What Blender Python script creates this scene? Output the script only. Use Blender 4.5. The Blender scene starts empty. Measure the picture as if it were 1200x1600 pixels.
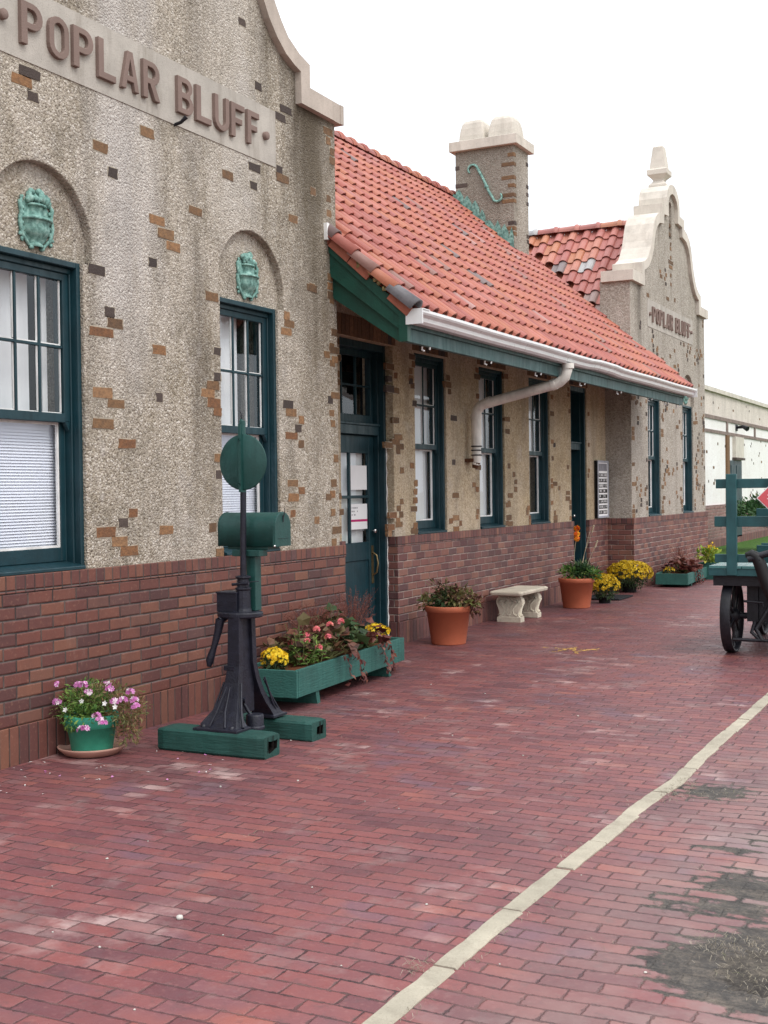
import bpy, math, random
from mathutils import Vector, Matrix, noise
R = math.radians
rnd = random.Random(7)
scene = bpy.context.scene
COL = scene.collection

# ------------------------------------------------------------------ camera
CAM = (5.159, 0.0, 1.55)
cam_d = bpy.data.cameras.new('camera'); cam = bpy.data.objects.new('camera', cam_d); COL.objects.link(cam)
right = Vector((0.8912435, 0.4533527, -0.0125052))
down = Vector((-0.0032693, -0.0211505, -0.9997710))
fwd = Vector((-0.4535133, 0.8910803, -0.0173681))
up = -down
cam.matrix_world = Matrix(((right.x, up.x, -fwd.x, CAM[0]), (right.y, up.y, -fwd.y, CAM[1]),
                           (right.z, up.z, -fwd.z, CAM[2]), (0, 0, 0, 1)))
cam_d.sensor_fit = 'VERTICAL'; cam_d.sensor_height = 24.0; cam_d.lens = 24.0 * 1938.0 / 1600.0
cam_d.clip_start = 0.05; cam_d.clip_end = 2000
scene.camera = cam

# ------------------------------------------------------------------ world, sun, exposure
SUN_EL, SUN_AZ = 52.0, 112.0          # azimuth clockwise from +Y: the sun stands to the right, a little behind the camera
w = bpy.data.worlds.new('World'); scene.world = w; w.use_nodes = True
nt = w.node_tree; nt.nodes.clear()
sky = nt.nodes.new('ShaderNodeTexSky'); sky.sky_type = 'NISHITA'; sky.sun_disc = False
sky.sun_elevation = R(SUN_EL); sky.sun_rotation = R(SUN_AZ); sky.air_density = 1.0; sky.dust_density = 4.0
b1 = nt.nodes.new('ShaderNodeBackground'); b1.inputs['Strength'].default_value = 0.05
nt.links.new(sky.outputs[0], b1.inputs['Color'])
b2 = nt.nodes.new('ShaderNodeBackground'); b2.inputs['Color'].default_value = (0.96, 0.98, 1.0, 1); b2.inputs['Strength'].default_value = 1.0
tcw = nt.nodes.new('ShaderNodeTexCoord'); sx = nt.nodes.new('ShaderNodeSeparateXYZ'); nt.links.new(tcw.outputs['Generated'], sx.inputs[0])
mrw = nt.nodes.new('ShaderNodeMapRange'); nt.links.new(sx.outputs[2], mrw.inputs[0]); mrw.inputs[3].default_value = 0.92; mrw.inputs[4].default_value = 2.25
nt.links.new(mrw.outputs[0], b2.inputs['Strength'])
ad = nt.nodes.new('ShaderNodeAddShader'); nt.links.new(b1.outputs[0], ad.inputs[0]); nt.links.new(b2.outputs[0], ad.inputs[1])
ow = nt.nodes.new('ShaderNodeOutputWorld'); nt.links.new(ad.outputs[0], ow.inputs['Surface'])

sun_d = bpy.data.lights.new('sun', 'SUN'); sun_d.energy = 1.0; sun_d.angle = R(18); sun_d.color = (1.0, 0.965, 0.91)
sun = bpy.data.objects.new('sun', sun_d); COL.objects.link(sun)
sdir = Vector((math.sin(R(SUN_AZ)) * math.cos(R(SUN_EL)), math.cos(R(SUN_AZ)) * math.cos(R(SUN_EL)), math.sin(R(SUN_EL))))
sun.rotation_euler = sdir.to_track_quat('Z', 'Y').to_euler()
sun.location = sdir * 60
vs = scene.view_settings
vs.view_transform = 'Standard'; vs.look = 'None'; vs.gamma = 1.0; vs.exposure = 0.0; vs.use_curve_mapping = False

# ------------------------------------------------------------------ node helpers
class NT:
    def __init__(s, name, rough=0.8, spec=0.3):
        s.mat = bpy.data.materials.new(name); s.mat.use_nodes = True
        s.t = s.mat.node_tree; s.t.nodes.clear()
        s.out = s.t.nodes.new('ShaderNodeOutputMaterial')
        s.p = s.t.nodes.new('ShaderNodeBsdfPrincipled')
        s.t.links.new(s.p.outputs[0], s.out.inputs[0])
        s.set('Roughness', rough); s.set('Specular IOR Level', spec)
        s._co = None
    def n(s, ty, **kw):
        q = s.t.nodes.new(ty)
        for k, v in kw.items(): setattr(q, k, v)
        return q
    def plug(s, v, sock):
        if isinstance(v, bpy.types.NodeSocket): s.t.links.new(v, sock)
        else:
            try: sock.default_value = v
            except Exception: sock.default_value = (v[0], v[1], v[2], 1.0)
    def set(s, name, v): s.plug(v, s.p.inputs[name])
    def m(s, op, a, b=None, c=None):
        q = s.n('ShaderNodeMath', operation=op); s.plug(a, q.inputs[0])
        if b is not None: s.plug(b, q.inputs[1])
        if c is not None: s.plug(c, q.inputs[2])
        return q.outputs[0]
    def co(s):
        if s._co is None: s._co = s.n('ShaderNodeTexCoord').outputs['Object']
        return s._co
    def sep(s, v):
        q = s.n('ShaderNodeSeparateXYZ'); s.plug(v, q.inputs[0]); return q.outputs
    def comb(s, x, y, z=0.0):
        q = s.n('ShaderNodeCombineXYZ')
        for i, v in enumerate((x, y, z)): s.plug(v, q.inputs[i])
        return q.outputs[0]
    def scl(s, v, sc):
        q = s.n('ShaderNodeVectorMath', operation='MULTIPLY'); s.plug(v, q.inputs[0]); q.inputs[1].default_value = sc; return q.outputs[0]
    def noise(s, v, scale, detail=3.0, rough=0.55, color=False):
        q = s.n('ShaderNodeTexNoise'); s.plug(v, q.inputs['Vector']); q.inputs['Scale'].default_value = scale
        q.inputs['Detail'].default_value = detail; q.inputs['Roughness'].default_value = rough
        return q.outputs['Color'] if color else q.outputs['Fac']
    def vor(s, v, scale, feature='F1', rand=1.0):
        q = s.n('ShaderNodeTexVoronoi', feature=feature); s.plug(v, q.inputs['Vector'])
        q.inputs['Scale'].default_value = scale; q.inputs['Randomness'].default_value = rand
        return q.outputs
    def white(s, v):
        q = s.n('ShaderNodeTexWhiteNoise', noise_dimensions='3D'); s.plug(v, q.inputs['Vector']); return q.outputs
    def ramp(s, f, stops, const=False):
        q = s.n('ShaderNodeValToRGB'); e = q.color_ramp.elements
        if const: q.color_ramp.interpolation = 'CONSTANT'
        while len(e) < len(stops): e.new(0.5)
        for el, (p, c) in zip(e, stops):
            el.position = p; el.color = (c[0], c[1], c[2], 1) if not isinstance(c, (int, float)) else (c, c, c, 1)
        s.plug(f, q.inputs[0]); return q.outputs[0]
    def mr(s, v, a, b, c=0.0, d=1.0):
        q = s.n('ShaderNodeMapRange'); s.plug(v, q.inputs[0])
        for i, x in enumerate((a, b, c, d)): q.inputs[i + 1].default_value = x
        q.clamp = True; return q.outputs[0]
    def mix(s, f, a, b, mode='MIX'):
        q = s.n('ShaderNodeMix', data_type='RGBA', blend_type=mode)
        s.plug(f, q.inputs[0]); s.plug(a, q.inputs[6]); s.plug(b, q.inputs[7]); return q.outputs[2]
    def bump(s, h, dist=0.01, strength=1.0, nrm=None):
        q = s.n('ShaderNodeBump'); q.inputs['Distance'].default_value = dist; q.inputs['Strength'].default_value = strength
        s.plug(h, q.inputs['Height'])
        if nrm is not None: s.plug(nrm, q.inputs['Normal'])
        s.t.links.new(q.outputs[0], s.p.inputs['Normal']); return q.outputs[0]
    def island(s): return s.n('ShaderNodeNewGeometry').outputs['Random Per Island']
    def wall_uv(s):
        """along-the-wall coordinate and height, from object space and the face's direction"""
        x, y, z = s.sep(s.co())
        nx, ny, nz = s.sep(s.n('ShaderNodeNewGeometry').outputs['True Normal'])
        f = s.m('GREATER_THAN', s.m('ABSOLUTE', nx), 0.5)
        u = s.m('ADD', s.m('MULTIPLY', f, y), s.m('MULTIPLY', s.m('SUBTRACT', 1.0, f), x))
        return u, z
    def brick(s, u, v, bw, bh, mw, offs=0.5, wob=0.004, wscale=4.0, jit=0.0, soft=0.35, chips=False):
        wv = s.comb(u, v, 0.0)
        nc = s.sep(s.noise(wv, wscale, 2.0, 0.5, color=True))
        u = s.m('ADD', u, s.m('MULTIPLY', s.m('SUBTRACT', nc[0], 0.5), wob * 2))
        v = s.m('ADD', v, s.m('MULTIPLY', s.m('SUBTRACT', nc[1], 0.5), wob * 2))
        r = s.m('DIVIDE', v, bh); row = s.m('FLOOR', r)
        sh = s.m('MULTIPLY', s.m('MODULO', row, 2.0), offs)
        if jit:
            sh = s.m('ADD', sh, s.m('MULTIPLY', s.white(s.comb(row, 3.3, 1.0))[0], jit))
        c = s.m('ADD', s.m('DIVIDE', u, bw), sh); cell = s.m('FLOOR', c)
        fu = s.m('SUBTRACT', c, cell); fv = s.m('SUBTRACT', r, row)
        du = s.m('MULTIPLY', s.m('MINIMUM', fu, s.m('SUBTRACT', 1.0, fu)), bw)
        dv = s.m('MULTIPLY', s.m('MINIMUM', fv, s.m('SUBTRACT', 1.0, fv)), bh)
        d = s.m('MINIMUM', du, dv)
        if chips: d = s.m('SUBTRACT', d, s.m('MULTIPLY', s.mr(s.noise(wv, 28.0, 4.0, 0.7), 0.46, 0.72), 0.0085))
        mask = s.mr(d, mw * (1 - soft), mw * (1 + soft))      # 0 in the joint, 1 on the brick
        wn = s.white(s.comb(cell, row, 0.5))
        if chips: return mask, wn[0], wn[1], d, fu, fv
        return mask, wn[0], wn[1], d

def simple(name, c, rough=0.6, spec=0.4, nscale=9.0, var=0.18, bump=0.0, bscale=60.0, metal=0.0, coat=0.0):
    k = NT(name, rough, spec)
    f = k.noise(k.co(), nscale, 4.0, 0.6)
    a = tuple(x * (1 - var) for x in c); b = tuple(min(1, x * (1 + var)) for x in c)
    k.set('Base Color', k.ramp(f, [(0.3, a), (0.7, b)]))
    k.set('Roughness', k.mr(k.noise(k.co(), nscale * 2.3, 3.0), 0.3, 0.7, max(0.05, rough - 0.1), min(1, rough + 0.1)))
    k.set('Metallic', metal)
    if coat: k.set('Coat Weight', coat)
    if bump: k.bump(k.noise(k.co(), bscale, 3.0), bump, 0.6)
    return k.mat

def stucco(name, stops, scale, bump, stains, tint=None):
    k = NT(name, 0.92, 0.15)
    c = k.co()
    v1 = k.vor(c, scale); v2 = k.vor(c, scale * 2.1)
    r1 = k.sep(v1['Color'])[0]; r2 = k.sep(v2['Color'])[1]
    f = k.m('ADD', k.m('MULTIPLY', r1, 0.65), k.m('MULTIPLY', r2, 0.35))
    col = k.ramp(f, stops)
    big = k.noise(c, 0.9, 5.0, 0.6)
    col = k.mix(k.mr(big, 0.35, 0.7, 0.0, 0.55), col, k.mix(0.6, col, (0.62, 0.57, 0.52)))
    st = k.noise(k.scl(c, (3.2, 3.2, 0.35)), 1.0, 5.0, 0.65)
    col = k.mix(k.mr(st, 0.50, 0.74, 0.0, stains), col, (0.11, 0.09, 0.065))
    st2 = k.noise(k.scl(c, (6.0, 6.0, 1.6)), 1.0, 4.0, 0.6)
    col = k.mix(k.mr(st2, 0.54, 0.8, 0.0, stains * 0.8), col, (0.19, 0.145, 0.08))
    bl = k.noise(c, 2.6, 6.0, 0.7); col = k.mix(k.mr(bl, 0.48, 0.72, 0.0, stains * 0.9), col, (0.15, 0.13, 0.10))
    bl2 = k.noise(k.scl(c, (1.0, 1.0, 0.8)), 1.8, 5.0, 0.7); col = k.mix(k.mr(bl2, 0.55, 0.75, 0.0, stains * 0.9), col, (0.50, 0.47, 0.45))
    if tint:                                                   # placed tones: weather stains, soot run-off below the copings, a darker chimney face
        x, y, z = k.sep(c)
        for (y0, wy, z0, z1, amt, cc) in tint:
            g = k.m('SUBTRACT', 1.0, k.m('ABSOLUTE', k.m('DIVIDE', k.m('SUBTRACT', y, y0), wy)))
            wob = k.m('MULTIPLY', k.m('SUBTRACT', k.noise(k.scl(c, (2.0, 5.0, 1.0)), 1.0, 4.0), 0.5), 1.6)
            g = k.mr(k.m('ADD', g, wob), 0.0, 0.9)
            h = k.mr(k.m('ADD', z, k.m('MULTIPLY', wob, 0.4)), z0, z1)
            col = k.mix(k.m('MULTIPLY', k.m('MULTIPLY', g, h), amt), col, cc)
    k.set('Base Color', col)
    h = k.m('SUBTRACT', 1.0, v1['Distance'])
    h = k.m('ADD', h, k.m('MULTIPLY', k.m('SUBTRACT', 1.0, v2['Distance']), 0.45))
    h = k.m('ADD', h, k.m('MULTIPLY', r1, 0.5))
    k.bump(h, bump, 1.0)
    return k.mat

def brickwall(name, bw, bh, mw, stops, mortar, offs=0.5, v0=0.0, rough=0.55, dirt=0.3):
    k = NT(name, rough, 0.35)
    u, z = k.wall_uv()
    z = k.m('SUBTRACT', z, v0)
    mask, ra, rb, d = k.brick(u, z, bw, bh, mw, offs, 0.0035, 5.0)
    col = k.ramp(ra, stops)
    n = k.noise(k.co(), 14.0, 5.0, 0.65)
    col = k.mix(k.mr(n, 0.35, 0.75, 0.0, 0.5), col, k.mix(0.55, col, (0.06, 0.035, 0.035)))
    blot = k.noise(k.co(), 45.0, 3.0, 0.6)
    col = k.mix(k.mr(blot, 0.58, 0.72, 0.0, 0.35), col, (0.30, 0.16, 0.11))
    mm = k.noise(k.co(), 6.0, 4.0)
    mor = k.mix(k.mr(mm, 0.4, 0.65), mortar[0], mortar[1])
    col = k.mix(mask, mor, col)
    big = k.noise(k.co(), 1.3, 4.0, 0.6)
    col = k.mix(k.mr(big, 0.48, 0.75, 0.0, dirt), col, (0.045, 0.03, 0.03))
    lime = k.noise(k.scl(k.co(), (4.0, 4.0, 1.2)), 1.0, 5.0, 0.7)
    col = k.mix(k.mr(lime, 0.62, 0.8, 0.0, 0.3), col, (0.34, 0.27, 0.25))
    k.set('Base Color', col)
    k.set('Roughness', k.mr(k.m('ADD', rb, k.m('MULTIPLY', n, 0.4)), 0.2, 1.2, rough - 0.14, rough + 0.25))
    h = k.m('ADD', k.m('MULTIPLY', k.mr(d, 0.0, mw * 2.2), 1.0), k.m('MULTIPLY', k.noise(k.co(), 70.0, 3.0), 0.16))
    h = k.m('ADD', h, k.m('MULTIPLY', rb, 0.25))
    k.bump(h, 0.006, 0.9)
    return k.mat

M = {}
PEB = [(0.0, (0.115, 0.095, 0.072)), (0.22, (0.275, 0.233, 0.178)), (0.48, (0.40, 0.347, 0.275)), (0.75, (0.51, 0.457, 0.385)), (1.0, (0.72, 0.68, 0.62))]
DK = (0.075, 0.06, 0.045)
M['stucco'] = stucco('pebbledash', PEB, 68.0, 0.0095, 0.68,
    [(8.85, 0.50, 2.6, 4.75, 0.95, DK), (8.95, 0.35, 1.3, 3.4, 0.45, (0.14, 0.115, 0.08)), (8.25, 0.30, 4.6, 5.3, 0.5, DK), (6.5, 0.18, 1.4, 3.0, 0.28, DK), (7.25, 0.16, 1.2, 2.2, 0.25, DK),
     (18.6, 0.35, 3.2, 4.7, 0.6, DK), (23.1, 0.35, 3.0, 4.7, 0.5, DK), (6.45, 0.5, 2.0, 3.1, 0.42, (0.72, 0.69, 0.68)), (7.75, 0.5, 3.2, 3.7, 0.35, (0.66, 0.62, 0.58))])
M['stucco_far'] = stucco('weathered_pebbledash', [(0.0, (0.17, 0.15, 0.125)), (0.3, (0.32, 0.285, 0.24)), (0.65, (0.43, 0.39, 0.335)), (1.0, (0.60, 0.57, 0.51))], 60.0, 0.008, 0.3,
    [(17.5, 0.35, 4.6, 5.9, 0.5, (0.13, 0.11, 0.085)), (18.9, 0.30, 3.2, 4.7, 0.7, DK), (22.9, 0.30, 3.2, 4.7, 0.55, DK)])  # first entry: darker tone up the chimney's near face
M['stucco_tan'] = stucco('tan_stucco', [(0.0, (0.25, 0.18, 0.105)), (0.4, (0.43, 0.33, 0.205)), (0.75, (0.52, 0.42, 0.28)), (1.0, (0.64, 0.55, 0.41))], 60.0, 0.006, 0.4)
M['stucco_band'] = stucco('beige_band', [(0.0, (0.54, 0.47, 0.42)), (0.5, (0.66, 0.585, 0.53)), (1.0, (0.77, 0.71, 0.66))], 30.0, 0.003, 0.2)
M['trim_brown'] = simple('grey_brown_trim', (0.22, 0.17, 0.15), 0.8, 0.2, 6.0, 0.25)
M['stucco_white'] = stucco('whitewashed_wall', [(0.0, (0.74, 0.72, 0.70)), (0.5, (0.84, 0.83, 0.82)), (1.0, (0.90, 0.90, 0.90))], 30.0, 0.003, 0.05)
BR = [(0.0, (0.085, 0.038, 0.036)), (0.2, (0.115, 0.045, 0.040)), (0.45, (0.150, 0.054, 0.042)), (0.7, (0.172, 0.066, 0.047)), (0.9, (0.200, 0.086, 0.055)), (1.0, (0.105, 0.052, 0.050))]
BR2 = [(0.0, (0.095, 0.042, 0.044)), (0.4, (0.16, 0.062, 0.056)), (0.7, (0.20, 0.082, 0.068)), (1.0, (0.24, 0.11, 0.08))]
MD = ((0.035, 0.028, 0.027), (0.115, 0.09, 0.08)); ML = ((0.13, 0.10, 0.09), (0.36, 0.29, 0.25))
M['brick'] = brickwall('brown_brick', 0.207, 0.0765, 0.0050, BR, MD, 0.5, 0.22)
M['rowlock'] = brickwall('rowlock_brick', 0.078, 0.2, 0.0040, BR, MD, 0.0, 1.0)
M['soldier'] = brickwall('soldier_brick', 0.078, 0.4, 0.0040, BR, MD, 0.0, -0.1)
M['brick_b'] = brickwall('dusky_brick', 0.207, 0.0765, 0.0046, BR2, ML, 0.5, 0.22)
M['rowlock_b'] = brickwall('dusky_rowlock', 0.078, 0.2, 0.0040, BR2, MD, 0.0, 1.0)
M['soldier_b'] = brickwall('dusky_soldier', 0.078, 0.4, 0.0040, BR2, MD, 0.0, -0.1)
M['brick_annex'] = brickwall('pinkish_brick', 0.207, 0.0765, 0.0046, [(0.0, (0.20, 0.10, 0.095)), (1.0, (0.30, 0.16, 0.14))], ML, 0.5, 0.22)

def inlay(name, stops):
    k = NT(name, 0.8, 0.2); col = k.ramp(k.island(), stops)
    n = k.noise(k.co(), 30.0, 4.0, 0.65)
    k.set('Base Color', k.mix(k.mr(n, 0.36, 0.70, 0.0, 0.85), col, k.mix(0.65, col, (0.05, 0.04, 0.035))))
    k.bump(k.noise(k.co(), 90.0, 4.0), 0.006, 0.9); return k.mat
M['in_o'] = inlay('ochre_brick', [(0.0, (0.21, 0.10, 0.05)), (0.5, (0.29, 0.15, 0.07)), (1.0, (0.33, 0.19, 0.10))])
M['in_b'] = inlay('umber_brick', [(0.0, (0.15, 0.09, 0.052)), (0.6, (0.22, 0.125, 0.065)), (1.0, (0.27, 0.155, 0.08))])
M['in_d'] = inlay('charcoal_brick', [(0.0, (0.055, 0.043, 0.04)), (1.0, (0.10, 0.075, 0.065))])

def stone(name, c, var=0.2, stain=0.5):
    k = NT(name, 0.85, 0.2); a = k.noise(k.co(), 3.0, 6.0, 0.65)
    col = k.ramp(a, [(0.3, tuple(x * (1 - var) for x in c)), (0.7, tuple(x * (1 + var) for x in c))])
    st = k.noise(k.scl(k.co(), (5.0, 5.0, 0.8)), 1.0, 5.0, 0.65)
    col = k.mix(k.mr(st, 0.52, 0.75, 0.0, stain), col, (0.17, 0.14, 0.11))
    sp = k.noise(k.co(), 120.0, 2.0)
    col = k.mix(k.mr(sp, 0.58, 0.7, 0.0, 0.35), col, (0.2, 0.17, 0.14))
    k.set('Base Color', col); k.bump(k.m('ADD', sp, a), 0.004, 0.7); return k.mat
M['stone'] = stone('coping_stone', (0.60, 0.555, 0.49), 0.15, 0.35)
M['coping_near'] = stone('aged_coping_stone', (0.47, 0.41, 0.36), 0.15, 0.3)
M['panel'] = stone('sign_stone', (0.43, 0.40, 0.36), 0.16, 0.75)
M['letter'] = stone('letter_terracotta', (0.215, 0.155, 0.135), 0.12, 0.2)
M['bench'] = stone('cast_concrete', (0.52, 0.47, 0.38), 0.2, 0.4)
M['rim'] = stone('mortar_rim', (0.40, 0.35, 0.28), 0.2, 0.3)
M['kerb'] = stone('kerb_stone', (0.37, 0.335, 0.265), 0.22, 0.6)

k = NT('copper_patina', 0.7, 0.3); f = k.noise(k.co(), 28.0, 5.0, 0.65)
k.set('Base Color', k.ramp(f, [(0.3, (0.05, 0.11, 0.10)), (0.5, (0.17, 0.33, 0.29)), (0.72, (0.37, 0.57, 0.51))])); k.bump(f, 0.01, 0.6); M['copper'] = k.mat

def paint(name, c, rough=0.42, wear=0.0, chip=(0.6, 0.6, 0.58), grain=None):
    k = NT(name, rough, 0.4); f = k.noise(k.co(), 5.0, 5.0, 0.6)
    col = k.ramp(f, [(0.3, tuple(x * 0.78 for x in c)), (0.7, tuple(x * 1.25 for x in c))])
    st = k.noise(k.scl(k.co(), (22.0, 22.0, 3.0)), 1.0, 4.0, 0.6)
    col = k.mix(k.mr(st, 0.5, 0.8, 0.0, 0.45), col, tuple(x * 0.5 for x in c))
    dust = k.noise(k.co(), 2.2, 5.0, 0.7)
    col = k.mix(k.mr(dust, 0.5, 0.8, 0.0, 0.25), col, tuple(min(1, x * 1.6 + 0.02) for x in c))
    if wear:
        wn = k.noise(k.co(), 55.0, 5.0, 0.7); col = k.mix(k.mr(wn, 0.70 - wear * 0.1, 0.74 - wear * 0.1), col, chip)
    k.set('Base Color', col); k.set('Roughness', k.mr(st, 0.3, 0.7, rough - 0.1, rough + 0.18))
    gr = k.noise(k.scl(k.co(), grain), 1.0, 4.0, 0.6) if grain else k.noise(k.co(), 60.0, 3.0)
    k.bump(gr, 0.006 if grain else 0.0025, 0.8 if grain else 0.5); return k.mat
M['teal'] = paint('dark_teal_paint', (0.006, 0.033, 0.044), 0.42)
M['teal_chip'] = paint('chipped_teal_paint', (0.010, 0.052, 0.064), 0.4, 0.3)
M['fascia'] = paint('grey_green_paint', (0.045, 0.100, 0.100), 0.5)
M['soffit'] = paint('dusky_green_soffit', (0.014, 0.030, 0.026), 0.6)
M['rake'] = paint('bottle_green_paint', (0.008, 0.060, 0.042), 0.42)
M['box_green'] = paint('mailbox_green_paint', (0.013, 0.060, 0.054), 0.38, 0.0)
M['planter_green'] = paint('planter_green_paint', (0.022, 0.100, 0.085), 0.6, 0.35, (0.10, 0.11, 0.085), (30.0, 5.0, 90.0))
M['tie_green'] = paint('creosoted_green_timber', (0.010, 0.058, 0.048), 0.6, 0.5, (0.035, 0.028, 0.022), (5.0, 80.0, 80.0))
M['cart_green'] = paint('cart_green_paint', (0.016, 0.074, 0.082), 0.45, 0.1, (0.12, 0.16, 0.15))
M['cart_deck'] = paint('sheeny_cart_boards', (0.06, 0.17, 0.17), 0.22)
M['gutter'] = simple('gutter_white', (0.76, 0.77, 0.78), 0.35, 0.5, 4.0, 0.06)
M['fascia_pale'] = simple('pale_grey_metal', (0.36, 0.38, 0.43), 0.4, 0.5)
M['pipe'] = paint('cream_pipe_paint', (0.72, 0.69, 0.64), 0.5, 0.2, (0.14, 0.07, 0.04))
M['white'] = paint('white_paint', (0.72, 0.72, 0.71), 0.5, 0.1, (0.35, 0.33, 0.3))
M['iron'] = simple('blue_black_iron', (0.011, 0.012, 0.021), 0.45, 0.35, 20.0, 0.35, 0.004, 90.0)
M['iron_b'] = simple('black_cart_iron', (0.011, 0.011, 0.016), 0.5, 0.4, 12.0, 0.4, 0.004, 60.0)
M['rust'] = simple('rusted_iron', (0.10, 0.045, 0.025), 0.85, 0.2, 30.0, 0.4, 0.006, 80.0)
M['black'] = simple('black_plastic', (0.012, 0.012, 0.013), 0.5, 0.3)
M['mat'] = simple('black_rubber', (0.012, 0.013, 0.016), 0.75, 0.2, 40.0, 0.3, 0.004, 200.0)
M['dark'] = simple('dark_interior', (0.010, 0.010, 0.011), 0.95, 0.0)
M['cavity'] = simple('rotten_wood', (0.012, 0.010, 0.009), 0.95, 0.05, 30.0, 0.5, 0.01, 60.0)
M['brass'] = simple('tarnished_brass', (0.22, 0.16, 0.08), 0.4, 0.5, 20.0, 0.3, 0, 0, 0.8)
M['steel'] = simple('polished_steel', (0.6, 0.6, 0.6), 0.2, 0.5, 8.0, 0.1, 0, 0, 1.0)
M['terra'] = simple('terracotta_plastic', (0.47, 0.135, 0.070), 0.55, 0.3, 3.0, 0.12, 0.0015, 120.0)
M['tile_grey'] = simple('grey_ridge_tile', (0.12, 0.115, 0.125), 0.5, 0.4, 9.0, 0.3)
M['terra_tile'] = simple('tile_edge', (0.40, 0.13, 0.085), 0.6, 0.3, 5.0, 0.2)
M['potgreen'] = simple('jade_plastic', (0.045, 0.32, 0.215), 0.5, 0.35, 5.0, 0.25, 0.002, 90.0)
M['saucer'] = simple('pink_clay', (0.42, 0.235, 0.185), 0.6, 0.3, 5.0, 0.12)
M['soil'] = simple('bark_mulch', (0.10, 0.038, 0.018), 0.95, 0.1, 60.0, 0.6, 0.02, 50.0)
M['curtain'] = simple('white_curtain', (0.80, 0.80, 0.82), 0.9, 0.1, 3.0, 0.04)
M['blind'] = simple('white_blind', (0.82, 0.83, 0.92), 0.6, 0.3, 3.0, 0.03)
M['paper'] = simple('white_paper', (0.80, 0.80, 0.80), 0.8, 0.1, 4.0, 0.03)
M['ink'] = simple('grey_ink', (0.22, 0.22, 0.24), 0.8, 0.1)
M['magenta'] = simple('magenta_ink', (0.45, 0.03, 0.14), 0.7, 0.1)
M['placard_red'] = simple('placard_red', (0.60, 0.10, 0.12), 0.45, 0.4, 4.0, 0.1)
M['lichen'] = simple('mortar_bedding', (0.34, 0.26, 0.13), 0.95, 0.1, 25.0, 0.5, 0.02, 60.0)
M['yellowpaint'] = simple('yellow_spray_paint', (0.55, 0.34, 0.10), 0.8, 0.1, 30.0, 0.3)
M['olive'] = simple('pale_olive_shade', (0.30, 0.32, 0.17), 0.7, 0.2)

# glass: a thin pane that mirrors the white sky and lets the room show through
k = NT('window_glass', 0.03, 0.5)
tr = k.n('ShaderNodeBsdfTransparent'); tr.inputs[0].default_value = (0.95, 0.97, 0.97, 1)
gl = k.n('ShaderNodeBsdfGlossy'); gl.inputs['Roughness'].default_value = 0.03; gl.inputs['Color'].default_value = (0.9, 0.95, 1.0, 1)
gg = k.n('ShaderNodeNewGeometry'); dt = k.n('ShaderNodeVectorMath', operation='DOT_PRODUCT'); k.t.links.new(gg.outputs['Incoming'], dt.inputs[0]); k.t.links.new(gg.outputs['Normal'], dt.inputs[1])
fz = k.m('ADD', 0.06, k.m('MULTIPLY', 0.94, k.m('POWER', k.m('SUBTRACT', 1.0, k.m('ABSOLUTE', dt.outputs['Value'])), 4.0)))
bp = k.n('ShaderNodeBump'); bp.inputs['Distance'].default_value = 0.02; bp.inputs['Strength'].default_value = 0.08
k.plug(k.noise(k.co(), 3.0, 1.0), bp.inputs['Height']); k.t.links.new(bp.outputs[0], gl.inputs['Normal'])
mx = k.n('ShaderNodeMixShader'); k.plug(fz, mx.inputs[0])
k.t.links.new(tr.outputs[0], mx.inputs[1]); k.t.links.new(gl.outputs[0], mx.inputs[2]); k.t.links.new(mx.outputs[0], k.out.inputs[0])
M['glass'] = k.mat

# roof tiles: one colour per tile
k = NT('clay_roof_tile', 0.42, 0.4)
col = k.ramp(k.island(), [(0.0, (0.35, 0.105, 0.066)), (0.2, (0.32, 0.088, 0.066)), (0.4, (0.375, 0.120, 0.076)), (0.58, (0.30, 0.086, 0.070)), (0.72, (0.37, 0.126, 0.070)), (0.84, (0.39, 0.130, 0.098)), (0.92, (0.33, 0.120, 0.100)),
                          (0.95, (0.24, 0.130, 0.110)), (0.975, (0.155, 0.120, 0.118)), (0.99, (0.35, 0.19, 0.17))], True)
wz = k.noise(k.scl(k.co(), (1.2, 3.5, 1.2)), 1.0, 5.0, 0.65); col = k.mix(k.mr(wz, 0.5, 0.75, 0.0, 0.45), col, (0.19, 0.085, 0.07))
n = k.noise(k.co(), 7.0, 4.0, 0.6)
col = k.mix(k.mr(n, 0.4, 0.75, 0.0, 0.4), col, k.mix(0.5, col, (0.23, 0.09, 0.075)))
sp = k.noise(k.co(), 60.0, 3.0); col = k.mix(k.mr(sp, 0.62, 0.75, 0.0, 0.35), col, (0.2, 0.13, 0.11))
k.set('Base Color', col); k.set('Roughness', k.mr(n, 0.3, 0.7, 0.46, 0.70)); k.bump(k.noise(k.co(), 40.0, 3.0), 0.003, 0.5)
M['tile'] = k.mat
k = NT('mottled_roof_tile', 0.45, 0.4)
col = k.ramp(k.island(), [(0.0, (0.42, 0.150, 0.120)), (0.3, (0.36, 0.118, 0.100)), (0.5, (0.45, 0.18, 0.13)), (0.66, (0.43, 0.17, 0.095)), (0.76, (0.39, 0.14, 0.12)), (0.93, (0.30, 0.21, 0.19)), (0.965, (0.38, 0.38, 0.38)), (0.99, (0.20, 0.165, 0.165))], True)
n = k.noise(k.co(), 9.0, 4.0, 0.6); col = k.mix(k.mr(n, 0.4, 0.75, 0.0, 0.4), col, k.mix(0.5, col, (0.15, 0.08, 0.07)))
k.set('Base Color', col); k.bump(k.noise(k.co(), 40.0, 3.0), 0.003, 0.5); M['tile_b'] = k.mat

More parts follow.
